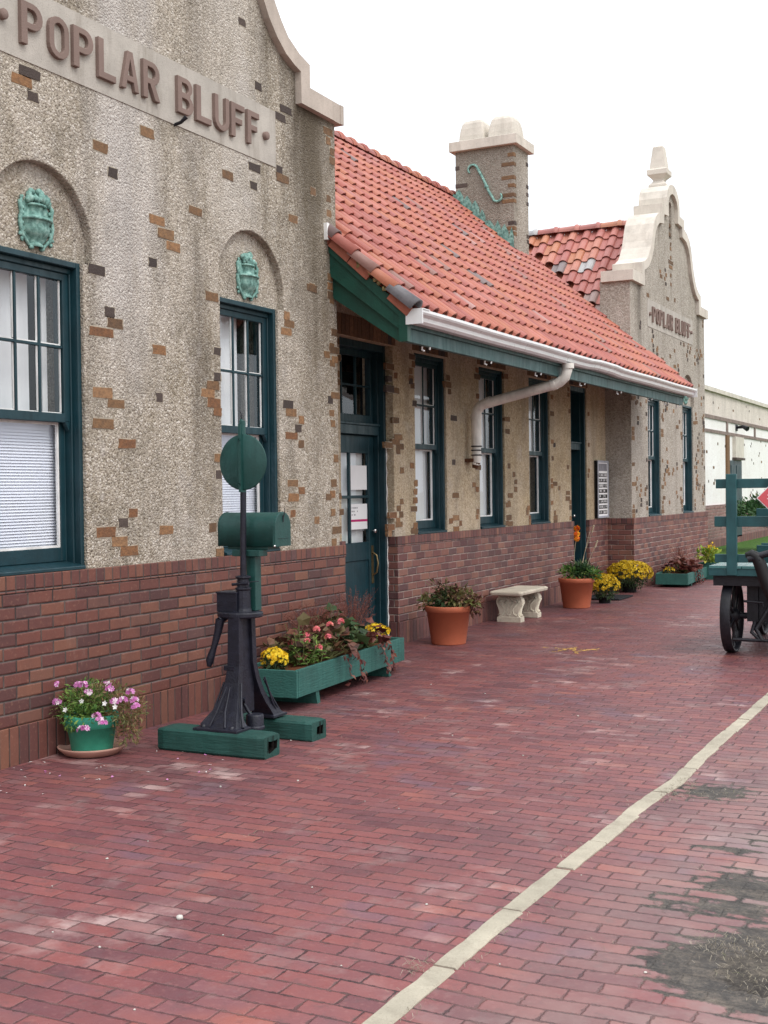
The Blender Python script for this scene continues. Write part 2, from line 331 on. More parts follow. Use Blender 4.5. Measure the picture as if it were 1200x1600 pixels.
# paving bricks, laid in rows across the platform
k = NT('red_paving_brick', 0.6, 0.35)
x, y, z = k.sep(k.co())
sway = k.m('MULTIPLY', k.m('SUBTRACT', k.noise(k.co(), 0.35, 2.0), 0.5), 0.14)
y2 = k.m('ADD', y, sway)
mask, ra, rb, d, fu, fv = k.brick(x, y2, 0.197, 0.085, 0.0021, 0.5, 0.006, 3.2, 0.22, 0.6, True)
pc = k.comb(x, y, 0.0)
patch = k.noise(pc, 1.1, 3.0, 0.6); rm_ = k.m('ADD', k.m('MULTIPLY', ra, 0.66), k.m('MULTIPLY', k.mr(patch, 0.3, 0.7), 0.34))
col = k.ramp(rm_, [(0.0, (0.085, 0.034, 0.042)), (0.2, (0.118, 0.043, 0.048)), (0.42, (0.158, 0.054, 0.055)), (0.6, (0.190, 0.064, 0.060)), (0.74, (0.150, 0.062, 0.068)), (0.86, (0.225, 0.078, 0.064)), (1.0, (0.25, 0.115, 0.10))])
pur = k.m('MULTIPLY', k.mr(k.noise(k.comb(x, y, 3.0), 1.6, 2.0), 0.58, 0.66), k.mr(ra, 0.3, 0.6))
col = k.mix(k.m('MULTIPLY', pur, 0.65), col, (0.105, 0.068, 0.095))
n1 = k.noise(k.co(), 9.0, 5.0, 0.65)
col = k.mix(k.mr(n1, 0.35, 0.75, 0.0, 0.5), col, k.mix(0.6, col, (0.10, 0.052, 0.060)))
n2 = k.noise(k.co(), 40.0, 4.0, 0.6); col = k.mix(k.mr(n2, 0.55, 0.72, 0.0, 0.3), col, (0.25, 0.125, 0.115))
bb = k.noise(pc, 11.0, 5.0, 0.75); col = k.mix(k.mr(bb, 0.54, 0.70, 0.0, 0.6), col, (0.075, 0.048, 0.050))
eff = k.m('MULTIPLY', k.mr(k.noise(k.comb(x, y, 7.0), 1.3, 3.0, 0.6), 0.55, 0.66), k.m('MULTIPLY', k.mr(rb, 0.35, 0.75), k.mr(k.noise(k.comb(x, y, 2.0), 5.0, 4.0, 0.65), 0.40, 0.60)))
col = k.mix(k.m('MULTIPLY', eff, 0.85), col, (0.37, 0.28, 0.265))
sm = k.m('MULTIPLY', k.mr(k.noise(k.comb(x, y, 11.0), 2.2, 5.0, 0.7), 0.56, 0.70), 0.55)
col = k.mix(sm, col, (0.19, 0.145, 0.14))
dk = k.noise(k.scl(k.co(), (0.9, 1.3, 1.0)), 0.8, 6.0, 0.7); col = k.mix(k.mr(dk, 0.50, 0.72, 0.0, 0.62), col, (0.062, 0.036, 0.042))
# grime where the ground is trodden beyond the kerb
east = k.m('MULTIPLY', k.mr(x, 3.55, 4.3), k.mr(k.noise(k.co(), 1.5, 5.0, 0.65), 0.34, 0.58))
col = k.mix(k.m('MULTIPLY', east, 0.78), col, (0.205, 0.160, 0.145))
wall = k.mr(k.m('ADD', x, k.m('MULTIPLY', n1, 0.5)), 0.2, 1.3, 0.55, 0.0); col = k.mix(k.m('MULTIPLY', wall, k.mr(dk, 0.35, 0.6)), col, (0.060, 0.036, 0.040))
jn = k.noise(k.co(), 5.0, 4.0); jc = k.mix(k.mr(jn, 0.45, 0.6), (0.026, 0.015, 0.017), (0.085, 0.05, 0.046))
jw = k.mr(k.noise(k.co(), 1.6, 3.0), 0.3, 0.7, 0.45, 1.0)
col = k.mix(k.m('SUBTRACT', 1.0, k.m('MULTIPLY', k.m('SUBTRACT', 1.0, mask), jw)), jc, col)
# soil creeping over the bricks out of the joints where the paving has broken up
sn = k.m('ADD', k.m('MULTIPLY', k.noise(pc, 3.2, 5.0, 0.65), 1.5), k.m('MULTIPLY', k.noise(pc, 19.0, 4.0, 0.7), 0.7))
tot = None
for (cx, cy, rx, ry, a_) in ((4.47, 4.08, .40, .38, 1.3), (4.40, 4.90, .40, .20, .72), (3.78, 6.36, .28, .20, .66), (4.25, 4.60, .38, .14, .58), (4.6, 5.5, .5, .2, .45), (4.05, 5.35, .2, .06, .6)):
    ex_ = k.m('DIVIDE', k.m('SUBTRACT', x, cx), rx); ey_ = k.m('DIVIDE', k.m('SUBTRACT', y, cy), ry)
    g_ = k.m('MULTIPLY', k.m('SUBTRACT', 1.25, k.m('SQRT', k.m('ADD', k.m('MULTIPLY', ex_, ex_), k.m('MULTIPLY', ey_, ey_)))), a_)
    tot = g_ if tot is None else k.m('MAXIMUM', tot, g_)
joint = k.mr(d, 0.0, 0.022, 0.28, 0.0)
soil = k.mr(k.m('ADD', k.m('ADD', tot, joint), k.m('SUBTRACT', sn, 1.1)), 0.30, 0.46)
sc2 = k.ramp(k.m('ADD', k.m('MULTIPLY', k.noise(pc, 7.0, 6.0, 0.8), .6), k.m('MULTIPLY', k.noise(pc, 55.0, 5.0, 0.8), .4)), [(0.36, (0.018, 0.017, 0.018)), (0.48, (0.055, 0.048, 0.043)), (0.58, (0.115, 0.095, 0.078)), (0.70, (0.21, 0.175, 0.14))])
col = k.mix(1.0, col, (1.20, 1.13, 1.13), 'MULTIPLY')
col = k.mix(soil, col, sc2)
k.set('Base Color', col)
k.set('Roughness', k.m('ADD', k.m('MULTIPLY', soil, 0.25), k.mr(n1, 0.3, 0.7, 0.34, 0.62), k.m('MULTIPLY', rb, 0.08)))
h = k.m('ADD', k.mr(d, 0.0, 0.006), k.m('MULTIPLY', n2, 0.25)); h = k.m('ADD', h, k.m('MULTIPLY', n1, 0.4))
h = k.m('ADD', h, k.m('MULTIPLY', ra, 0.25))
tl_ = k.m('ADD', k.m('MULTIPLY', k.m('SUBTRACT', fu, 0.5), k.m('SUBTRACT', ra, 0.5)), k.m('MULTIPLY', k.m('SUBTRACT', fv, 0.5), k.m('SUBTRACT', rb, 0.5)))
h = k.m('ADD', h, k.m('MULTIPLY', tl_, 1.3))
h = k.m('ADD', h, k.m('MULTIPLY', soil, k.m('MULTIPLY', k.noise(pc, 60.0, 4.0, 0.7), 1.4)))
k.bump(h, 0.0045, 0.9); M['paving'] = k.mat

k = NT('lawn_grass', 0.9, 0.15); k.set('Base Color', k.ramp(k.noise(k.co(), 12.0, 5.0, 0.7), [(0.3, (0.04, 0.10, 0.016)), (0.7, (0.08, 0.165, 0.03))])); k.bump(k.noise(k.co(), 90.0, 3.0), 0.03); M['lawn'] = k.mat
k = NT('bare_ground', 0.95, 0.1); k.set('Base Color', k.ramp(k.noise(k.co(), 1.2, 6.0, 0.7), [(0.35, (0.10, 0.12, 0.05)), (0.65, (0.22, 0.18, 0.13))])); M['ground'] = k.mat
k = NT('trodden_soil', 0.95, 0.1); a = k.noise(k.co(), 6.0, 6.0, 0.75); b = k.noise(k.co(), 45.0, 4.0, 0.7)
col = k.ramp(a, [(0.32, (0.030, 0.027, 0.027)), (0.5, (0.085, 0.075, 0.066)), (0.64, (0.17, 0.145, 0.12)), (0.8, (0.23, 0.19, 0.15))]); col = k.mix(k.mr(b, 0.55, 0.7, 0.0, 0.5), col, (0.17, 0.15, 0.115))
k.set('Base Color', col); k.bump(k.m('ADD', a, k.m('MULTIPLY', b, 0.5)), 0.03, 1.0); M['dirt'] = k.mat

def leafmat(name, stops, rough=0.5, trans=0.2):
    k = NT(name, rough, 0.3); col = k.ramp(k.island(), stops)
    k.set('Base Color', col)
    tl = k.n('ShaderNodeBsdfTranslucent'); k.plug(col, tl.inputs[0])
    mx = k.n('ShaderNodeMixShader'); mx.inputs[0].default_value = trans
    k.t.links.new(k.p.outputs[0], mx.inputs[1]); k.t.links.new(tl.outputs[0], mx.inputs[2]); k.t.links.new(mx.outputs[0], k.out.inputs[0])
    return k.mat
M['leaf'] = leafmat('green_leaf', [(0.0, (0.05, 0.13, 0.025)), (0.5, (0.11, 0.22, 0.045)), (1.0, (0.22, 0.32, 0.07))])
M['leaf_dry'] = leafmat('faded_leaf', [(0.0, (0.09, 0.10, 0.035)), (0.4, (0.17, 0.18, 0.06)), (0.75, (0.24, 0.17, 0.08)), (1.0, (0.20, 0.10, 0.06))])
M['leaf_dark'] = leafmat('dark_green_leaf', [(0.0, (0.018, 0.035, 0.016)), (0.5, (0.04, 0.075, 0.03)), (1.0, (0.09, 0.13, 0.05))])
M['leaf_conifer'] = leafmat('evergreen_leaf', [(0.0, (0.015, 0.045, 0.015)), (0.6, (0.035, 0.095, 0.03)), (1.0, (0.08, 0.17, 0.06))])
M['leaf_bronze'] = leafmat('bronze_leaf', [(0.0, (0.05, 0.025, 0.02)), (0.35, (0.11, 0.045, 0.032)), (0.6, (0.17, 0.07, 0.045)), (0.8, (0.12, 0.11, 0.045)), (1.0, (0.19, 0.14, 0.075))])
M['leaf_red'] = leafmat('maroon_leaf', [(0.0, (0.05, 0.012, 0.012)), (0.5, (0.12, 0.03, 0.025)), (1.0, (0.19, 0.075, 0.05))])
M['feather'] = leafmat('rust_feathery_frond', [(0.0, (0.13, 0.035, 0.025)), (0.6, (0.22, 0.07, 0.05)), (1.0, (0.28, 0.13, 0.10))])
M['leaf_lime'] = leafmat('lime_leaf', [(0.0, (0.12, 0.24, 0.03)), (0.6, (0.28, 0.36, 0.05)), (1.0, (0.50, 0.46, 0.09))])
M['petal_pink'] = leafmat('pink_petal', [(0.0, (0.52, 0.13, 0.40)), (0.6, (0.68, 0.30, 0.58)), (0.9, (0.80, 0.62, 0.74)), (1.0, (0.85, 0.8, 0.8))], 0.6)
M['petal_white'] = leafmat('white_petal', [(0.0, (0.80, 0.80, 0.78)), (1.0, (0.88, 0.88, 0.86))], 0.6)
M['petal_coral'] = leafmat('coral_petal', [(0.0, (0.66, 0.10, 0.15)), (0.6, (0.78, 0.25, 0.28)), (1.0, (0.85, 0.42, 0.25))], 0.6)
M['petal_yellow'] = leafmat('yellow_petal', [(0.0, (0.62, 0.36, 0.01)), (0.5, (0.80, 0.56, 0.015)), (1.0, (0.86, 0.68, 0.06))], 0.6)
M['petal_gold'] = leafmat('golden_petal', [(0.0, (0.34, 0.22, 0.01)), (0.5, (0.58, 0.38, 0.012)), (1.0, (0.74, 0.54, 0.03))], 0.6)
M['petal_orange'] = leafmat('orange_petal', [(0.0, (0.75, 0.10, 0.02)), (0.6, (0.82, 0.30, 0.02)), (1.0, (0.85, 0.50, 0.03))], 0.6)
M['straw'] = leafmat('dry_straw', [(0.0, (0.16, 0.135, 0.095)), (0.6, (0.29, 0.25, 0.19)), (0.95, (0.40, 0.36, 0.29)), (1.0, (0.16, 0.18, 0.07))], 0.8)
M['stem'] = simple('plant_stem', (0.14, 0.15, 0.06), 0.7, 0.2)
M['stem_dry'] = simple('dry_stem', (0.40, 0.34, 0.24), 0.8, 0.2)
M['pebble'] = simple('white_pebble', (0.48, 0.46, 0.42), 0.8, 0.2)

# ------------------------------------------------------------------ mesh helpers
class MB:
    def __init__(s): s.v = []; s.f = []; s.mi = []; s.mats = []; s.cur = 0; s.smooth = set()
    def mat(s, name):
        if name not in s.mats: s.mats.append(name)
        s.cur = s.mats.index(name); return s
    def add(s, vs, fs, smooth=False):
        b = len(s.v); s.v += [tuple(p) for p in vs]
        for f in fs:
            if smooth: s.smooth.add(len(s.f))
            s.f.append([b + i for i in f]); s.mi.append(s.cur)
        return s
    def box(s, x0, x1, y0, y1, z0, z1):
        vs = [(x, y, z) for x in (x0, x1) for y in (y0, y1) for z in (z0, z1)]
        return s.add(vs, [(0, 1, 3, 2), (4, 6, 7, 5), (0, 4, 5, 1), (2, 3, 7, 6), (0, 2, 6, 4), (1, 5, 7, 3)])
    def obox(s, o, a, b, c):
        """box from corner o along the three edge vectors"""
        o = Vector(o); a = Vector(a); b = Vector(b); c = Vector(c)
        vs = [o + a * i + b * j + c * q for i in (0, 1) for j in (0, 1) for q in (0, 1)]
        fs = [(0, 1, 3, 2), (4, 6, 7, 5), (0, 4, 5, 1), (2, 3, 7, 6), (0, 2, 6, 4), (1, 5, 7, 3)]
        if a.cross(b).dot(c) < 0: fs = [f[::-1] for f in fs]
        return s.add(vs, fs)
    def tube(s, pts, rad, n=8, cap=True, smooth=True):
        pts = [Vector(p) for p in pts]; rs = rad if isinstance(rad, (list, tuple)) else [rad] * len(pts)
        rings = []; prev = None
        for i, p in enumerate(pts):
            d = (pts[min(i + 1, len(pts) - 1)] - pts[max(i - 1, 0)]).normalized()
            if prev is None:
                a = Vector((0, 0, 1)) if abs(d.z) < 0.9 else Vector((1, 0, 0)); u = d.cross(a).normalized()
            else:
                u = (prev - d * prev.dot(d)).normalized()
            prev = u; q = d.cross(u)
            rings.append([p + (u * math.cos(2 * math.pi * j / n) + q * math.sin(2 * math.pi * j / n)) * rs[i] for j in range(n)])
        vs = [p for r in rings for p in r]
        fs = [(i * n + j, i * n + (j + 1) % n, (i + 1) * n + (j + 1) % n, (i + 1) * n + j) for i in range(len(pts) - 1) for j in range(n)]
        s.add(vs, fs, smooth)
        if cap: s.add(rings[0], [tuple(range(n))[::-1]]); s.add(rings[-1], [tuple(range(n))])
        return s
    def lathe(s, prof, c=(0, 0, 0), n=32, axis='z', smooth=True, sx=1.0, sy=1.0):
        vs = []
        for r, h in prof:
            for j in range(n):
                a = 2 * math.pi * j / n; p = (r * math.cos(a) * sx, r * math.sin(a) * sy, h)
                if axis == 'x': p = (p[2], p[0], p[1])
                if axis == 'y': p = (p[1], p[2], p[0])
                vs.append((p[0] + c[0], p[1] + c[1], p[2] + c[2]))
        m = len(prof)
        fs = [(i * n + j, i * n + (j + 1) % n, (i + 1) * n + (j + 1) % n, (i + 1) * n + j) for i in range(m - 1) for j in range(n)]
        return s.add(vs, fs, smooth)
    def blob(s, c, r, sc=(1, 1, 1), n=10, m=7, rough=0.0):
        vs = []; ph = rnd.uniform(0, 9)
        for i in range(m + 1):
            t = math.pi * i / m
            for j in range(n):
                a = 2 * math.pi * j / n
                p = Vector((math.sin(t) * math.cos(a), math.sin(t) * math.sin(a), math.cos(t)))
                q = r * (1 + rough * noise.noise(p * 2.0 + Vector((ph, ph, 0))))
                vs.append((c[0] + p.x * q * sc[0], c[1] + p.y * q * sc[1], c[2] + p.z * q * sc[2]))
        fs = [(i * n + j, (i + 1) * n + j, (i + 1) * n + (j + 1) % n, i * n + (j + 1) % n) for i in range(m) for j in range(n)]
        return s.add(vs, fs, True)
    def loft(s, sections, smooth=False, cap=True):
        """sections: equal-length rings of points"""
        n = len(sections[0]); vs = [p for r in sections for p in r]
        fs = [(i * n + j, i * n + (j + 1) % n, (i + 1) * n + (j + 1) % n, (i + 1) * n + j) for i in range(len(sections) - 1) for j in range(n)]
        s.add(vs, fs, smooth)
        if cap: s.add(sections[0], [tuple(range(n))[::-1]]); s.add(sections[-1], [tuple(range(n))])
        return s
    def leaf(s, p, d, nrm, L, W, fold=0.25, droop=0.15, seg=2):
        """one folded leaf from p along d"""
        d = d.normalized(); side = d.cross(nrm)
        if side.length < 1e-4: side = d.orthogonal()
        side.normalize(); n2 = side.cross(d)
        mid = p + d * L * 0.5 - n2 * L * droop * 0.3; tip = p + d * L - n2 * L * droop
        a = mid + side * W * 0.5 + n2 * W * fold; b = mid - side * W * 0.5 + n2 * W * fold
        return s.add([p, a, tip, b, mid], [(0, 4, 1), (4, 2, 1), (0, 3, 4), (3, 2, 4)])
    def flower(s, c, nrm, r, pet=5, cup=0.3):
        nrm = nrm.normalized(); u = nrm.orthogonal().normalized(); q = nrm.cross(u); a0 = rnd.uniform(0, 6.28)
        vs = [c]; fs = []
        for i in range(pet):
            a = a0 + 2 * math.pi * i / pet; da = math.pi / pet * 0.92
            o = u * math.cos(a) + q * math.sin(a); l = u * math.cos(a - da) + q * math.sin(a - da); g = u * math.cos(a + da) + q * math.sin(a + da)
            b = len(vs); vs += [c + l * r * 0.62 + nrm * r * cup * 0.5, c + o * r + nrm * r * cup, c + g * r * 0.62 + nrm * r * cup * 0.5]
            fs.append((0, b, b + 1, b + 2))
        return s.add(vs, fs)
    def build(s, name, parent=None, mat=None, bevel=0.0, segs=2):
        me = bpy.data.meshes.new(name); me.from_pydata(s.v, [], s.f)
        if not s.mats: s.mats = [mat]
        for q in s.mats: me.materials.append(M[q])
        me.polygons.foreach_set('material_index', s.mi)
        if s.smooth:
            for i in s.smooth: me.polygons[i].use_smooth = True
        me.update()
        o = bpy.data.objects.new(name, me); COL.objects.link(o)
        if parent is not None: adopt(o, parent)
        if bevel:
            b = o.modifiers.new('bevel', 'BEVEL'); b.width = bevel; b.segments = segs; b.limit_method = 'ANGLE'; b.angle_limit = R(40)
        return o

def adopt(o, parent):
    o.parent = parent; o.matrix_parent_inverse = world(parent).inverted()
def world(o):
    m = o.matrix_basis.copy()
    return m if o.parent is None else world(o.parent) @ o.matrix_parent_inverse @ m
def tag(o, label=None, cat=None, group=None, kind=None):
    if label: o['label'] = label
    if cat: o['category'] = cat
    if group: o['group'] = group
    if kind: o['kind'] = kind
    return o
def thing(name, loc, label, cat, group=None, rz=0.0):
    e = bpy.data.objects.new(name, None); COL.objects.link(e); e.location = loc; e.rotation_euler = (0, 0, rz)
    e.empty_display_size = 0.2
    return tag(e, label, cat, group)

def solid(name, outline, holes, x0, x1, mat, parent=None, bev=0.0):
    """a slab between x0 and x1 whose (y, z) outline may have holes"""
    cu = bpy.data.curves.new(name, 'CURVE'); cu.dimensions = '2D'; cu.fill_mode = 'BOTH'
    cu.extrude = abs(x1 - x0) / 2 - bev; cu.bevel_depth = bev; cu.bevel_resolution = 1; cu.offset = -bev
    for poly in [outline] + list(holes):
        sp = cu.splines.new('POLY'); sp.points.add(len(poly) - 1); sp.use_cyclic_u = True
        for i, (a, b) in enumerate(poly): sp.points[i].co = (a, b, 0, 1)
    t = bpy.data.objects.new('tmp', cu); COL.objects.link(t)
    bpy.context.view_layer.update()
    dg = bpy.context.evaluated_depsgraph_get()
    me = bpy.data.meshes.new_from_object(t.evaluated_get(dg)); me.name = name
    bpy.data.objects.remove(t); bpy.data.curves.remove(cu)
    me.transform(Matrix(((0, 0, 1, (x0 + x1) / 2), (1, 0, 0, 0), (0, 1, 0, 0), (0, 0, 0, 1))))
    me.materials.clear(); me.materials.append(M[mat])
    for p in me.polygons: p.material_index = 0; p.use_smooth = False
    o = bpy.data.objects.new(name, me); COL.objects.link(o)
    if parent is not None: adopt(o, parent)
    return o

def rect(y0, y1, z0, z1): return [(y0, z0), (y1, z0), (y1, z1), (y0, z1)]
def archpoly(y0, y1, z0, zs, n=16):
    c = (y0 + y1) / 2; r = (y1 - y0) / 2
    return [(y0, z0), (y1, z0)] + [(c + r * math.cos(math.pi * i / n), zs + r * math.sin(math.pi * i / n)) for i in range(n + 1)]

def letters(name, text, y0, y1, z0, z1, x, depth, mat, parent):
    """raised lettering fitted between y0..y1 and z0..z1 on a wall facing +X"""
    cu = bpy.data.curves.new(name, 'FONT'); cu.body = text; cu.size = 1.0; cu.extrude = 0.5; cu.offset = 0.018; cu.space_character = 1.12
    t = bpy.data.objects.new('tmp', cu); COL.objects.link(t); bpy.context.view_layer.update()
    me = bpy.data.meshes.new_from_object(t.evaluated_get(bpy.context.evaluated_depsgraph_get())); me.name = name
    bpy.data.objects.remove(t); bpy.data.curves.remove(cu)
    xs = [v.co.x for v in me.vertices]; ys = [v.co.y for v in me.vertices]
    ax, bx, ay, by = min(xs), max(xs), min(ys), max(ys)
    for v in me.vertices:
        a, b, c = v.co
        v.co = (x + (c + 0.5) * depth, y0 + (a - ax) / (bx - ax) * (y1 - y0), z0 + (b - ay) / (by - ay) * (z1 - z0))
    me.materials.clear(); me.materials.append(M[mat])
    o = bpy.data.objects.new(name, me); COL.objects.link(o); adopt(o, parent); return o

def glyph(ch, t=0.21, v=0.24):
    """condensed block letter in a unit box: outline and counters (t = width of uprights, v = of bars, both as shares of the box)"""
    def arc(cx, cy, rx, ry, a0, a1, n=8): return [(cx + rx * math.cos(R(a0 + (a1 - a0) * i / n)), cy + ry * math.sin(R(a0 + (a1 - a0) * i / n))) for i in range(n + 1)]
    b = 0.17                                                                                   # bar thickness as a share of the height
    if ch == 'L': return [(0, 0), (1, 0), (1, b), (v + .06, b), (v + .06, 1), (0, 1)], []
    if ch == 'F': return [(0, 0), (v + .06, 0), (v + .06, .42), (.82, .42), (.82, .58), (v + .06, .58), (v + .06, 1 - b), (1, 1 - b), (1, 1), (0, 1)], []
    if ch == 'O': return arc(.5, .7, .5, .3, 0, 180) + arc(.5, .3, .5, .3, 180, 360), [arc(.5, .68, .5 - v, .17, 0, 180) + arc(.5, .32, .5 - v, .17, 180, 360)]
    if ch == 'U':
        o = [(0, 1)] + arc(.5, .3, .5, .3, 180, 360) + [(1, 1), (1 - v, 1)] + arc(.5, .32, .5 - v, .17, 360, 180) + [(v, 1)]; return o, []
    if ch == 'P': return [(0, 0), (v + .04, 0), (v + .04, .38), (.55, .38)] + arc(.55, .69, .45, .31, -90, 90) + [(0, 1)], [[(v + .04, .53), (.52, .53)] + arc(.52, .69, .22, .16, -90, 90) + [(v + .04, .85)]]
    if ch == 'R': return [(0, 0), (v + .02, 0), (v + .02, .40), (.40, .40), (.70, 0), (1, 0), (.68, .42)] + arc(.55, .70, .43, .30, -70, 90) + [(0, 1)], [[(v + .02, .55), (.50, .55)] + arc(.50, .70, .23, .15, -90, 90) + [(v + .02, .85)]]
    if ch == 'B': return [(0, 0)] + [(.56, 0)] + arc(.56, .27, .44, .27, -90, 60) + [(.80, .52)] + arc(.54, .76, .40, .24, -50, 90) + [(0, 1)], [[(v + .02, .15), (.5, .15)] + arc(.5, .29, .24, .14, -90, 90) + [(v + .02, .43)], [(v + .02, .59), (.5, .59)] + arc(.5, .72, .20, .13, -90, 90) + [(v + .02, .85)]]
    if ch == 'A': return [(0, 0), (v, 0), (.5 - .19, .22), (.5 + .19, .22), (1 - v, 0), (1, 0), (.64, 1), (.36, 1)], [[(.35, .37), (.65, .37), (.5, .80)]]

LETTERS = [('P', -1.252, -1.063), ('O', -1.015, -0.833), ('P', -0.8, -0.607), ('L', -0.566, -0.389), ('A', -0.339, -0.153), ('R', -0.113, 0.075), ('B', 0.269, 0.459), ('L', 0.488, 0.678), ('U', 0.716, 0.907), ('F', 0.927, 1.112), ('F', 1.146, 1.316)]
# ------------------------------------------------------------------ ground
g = MB().mat('ground'); g.add([(-400, -400, -0.06), (400, -400, -0.06), (400, 400, -0.06), (-400, 400, -0.06)], [(0, 1, 2, 3)])
tag(g.build('ground'), 'flat bare ground around the old station', 'ground', kind='structure')
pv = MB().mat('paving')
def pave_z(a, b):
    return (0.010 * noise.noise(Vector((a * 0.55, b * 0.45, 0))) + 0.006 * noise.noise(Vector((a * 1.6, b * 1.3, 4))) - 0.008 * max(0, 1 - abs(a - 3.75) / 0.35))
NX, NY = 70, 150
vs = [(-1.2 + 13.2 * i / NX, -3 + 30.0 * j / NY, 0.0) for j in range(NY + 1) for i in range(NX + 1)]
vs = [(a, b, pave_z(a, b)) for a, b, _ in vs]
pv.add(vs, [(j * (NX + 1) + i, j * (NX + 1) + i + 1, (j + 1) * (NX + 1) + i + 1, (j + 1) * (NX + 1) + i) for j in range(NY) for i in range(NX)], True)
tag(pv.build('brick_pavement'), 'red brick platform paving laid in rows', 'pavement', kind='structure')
lw = MB().mat('lawn'); lw.box(-1.6, 14, 25.2, 60, -0.01, 0.05)
tag(lw.build('lawn'), 'strip of green lawn beyond the station end', 'lawn', kind='structure')

# kerb of worn stones
kb = MB().mat('kerb'); yy = 2.6
KX = [(2.6, 3.488), (3.15, 3.495), (4.2, 3.505), (5.2, 3.525), (5.75, 3.530), (6.2, 3.548), (6.5, 3.572), (6.75, 3.562), (7.1, 3.545), (7.6, 3.547), (9.4, 3.545), (14.0, 3.55), (20.0, 3.56)]
def kx(y):
    for (a, xa), (b, xb) in zip(KX, KX[1:]):
        if a <= y <= b: return xa + (xb - xa) * (y - a) / (b - a)
    return KX[-1][1]
while yy < 19:
    L = rnd.choice((0.42, 0.55, 0.5, 0.6)); y1 = yy + L
    if 6.22 < yy < 6.5: L = 0.16; y1 = yy + L
    zt = 0.007 + pave_z(kx(yy), yy + L / 2) + rnd.uniform(-0.002, 0.004); sh = rnd.uniform(-0.007, 0.007)
    if 6.3 < yy < 6.62: zt -= 0.006
    n = max(3, int(L / 0.06)); secs = []
    for i in range(n + 1):
        t = yy + 0.006 + (L - 0.012) * i / n; c = kx(t) + sh; e = 0.003 if i in (0, n) else 0.0
        wl = 0.042 + rnd.uniform(-0.003, 0.002); wr = 0.042 + rnd.uniform(-0.0025, 0.0025); q = zt - e + rnd.uniform(-0.002, 0.002)
        secs.append([(c - wl, t, -0.03), (c - wl, t, q - 0.006), (c - wl + 0.007, t, q), (c + wr - 0.007, t, q), (c + wr, t, q - 0.006), (c + wr, t, -0.03)])
    kb.loft(secs); yy = y1
kb.build('kerb'); tag(bpy.data.objects['kerb'], 'narrow cream kerb stones in a line across the brick', 'kerb', kind='structure')

# trodden soil where bricks are missing
def soil_patch(cx, cy, rx, ry, seed, zt=0.010):
    m = MB().mat('dirt'); n = 260; rings = 12; vs = [(cx, cy, pave_z(cx, cy) + zt)]
    for i in range(1, rings + 1):
        for j in range(n):
            a = 2 * math.pi * j / n; q = i / rings; ca, sa = math.cos(a), math.sin(a)
            e = 1 + 0.40 * noise.noise(Vector((ca * 1.3 + seed, sa * 1.3, seed))) + 0.26 * noise.noise(Vector((ca * 3.6 + seed, sa * 3.6, 3))) + 0.18 * noise.noise(Vector((ca * 9, sa * 9, seed))) + 0.10 * noise.noise(Vector((ca * 26, sa * 26, seed)))
            x = cx + rx * q * e * ca; y = cy + ry * q * e * sa
            g = 0.0045 * noise.noise(Vector((x * 9, y * 9, 0))) + 0.003 * noise.noise(Vector((x * 30, y * 30, 0)))
            vs.append((x, y, pave_z(x, y) + (-0.004 if i == rings else zt * (1 - q ** 2.5) + 0.001 + g)))
    fs = [(0, 1 + j, 1 + (j + 1) % n) for j in range(n)]
    fs += [(1 + (i - 1) * n + j, 1 + i * n + j, 1 + i * n + (j + 1) % n, 1 + (i - 1) * n + (j + 1) % n) for i in range(1, rings) for j in range(n)]
    m.add(vs, fs, True); return tag(m.build('soil'), 'dark trodden soil where paving bricks are missing', 'soil', kind='structure')
soil_patch(4.52, 4.06, 0.24, 0.20, 1.7, 0.008)

st = MB().mat('straw')
def straws(cx, cy, rx, ry, n, L=(0.03, 0.09), z=0.012):
    for _ in range(n):
        a = rnd.uniform(0, 6.28); q = math.sqrt(rnd.random())
        p = Vector((cx + rx * q * math.cos(a), cy + ry * q * math.sin(a), 0)); p.z = pave_z(p.x, p.y) + z * .6 + rnd.uniform(0, 0.006)
        d = Vector((rnd.gauss(0, 1), rnd.gauss(0, 1), abs(rnd.gauss(0, 0.09)))).normalized(); l = rnd.uniform(*L); wd = 0.0008
        s_ = d.cross(Vector((0, 0, 1))).normalized() * wd; e = p + d * l + Vector((0, 0, -l * 0.2)); mid = p + d * l * 0.5 + Vector((0, 0, 0.006))
        st.add([p - s_, p + s_, mid + s_, mid - s_, e], [(0, 1, 2, 3), (3, 2, 4)])
straws(4.50, 4.10, 0.30, 0.22, 300, (0.010, 0.040), z=0.016); straws(4.30, 4.22, 0.14, 0.12, 130, (0.010, 0.04), z=0.014); straws(4.7, 4.75, 0.2, 0.1, 40, (0.01, 0.04)); straws(4.55, 3.86, 0.2, 0.12, 90, (0.01, 0.04))
straws(3.85, 6.25, 0.16, 0.16, 60, (0.015, 0.04), 0.004); straws(3.42, 3.62, 0.05, 0.08, 46, (0.02, 0.06), 0.005)
yk = 2.7
while yk < 9:
    straws(kx(yk) + rnd.choice((-0.06, 0.065)), yk, 0.02, 0.10, rnd.choice((0, 2, 5, 12)), (0.010, 0.04), 0.003); yk += 0.12
straws(3.62, 6.3, 0.07, 0.3, 160, (0.02, 0.05), 0.006)
for _ in range(24): straws(rnd.uniform(1.4, 5.0), rnd.uniform(3, 9), 0.05, 0.05, 5, (0.015, 0.05), 0.005)
tag(st.build('dry_grass'), 'dry straw and grass blades lying along kerb and on soil', 'dry grass', kind='stuff')

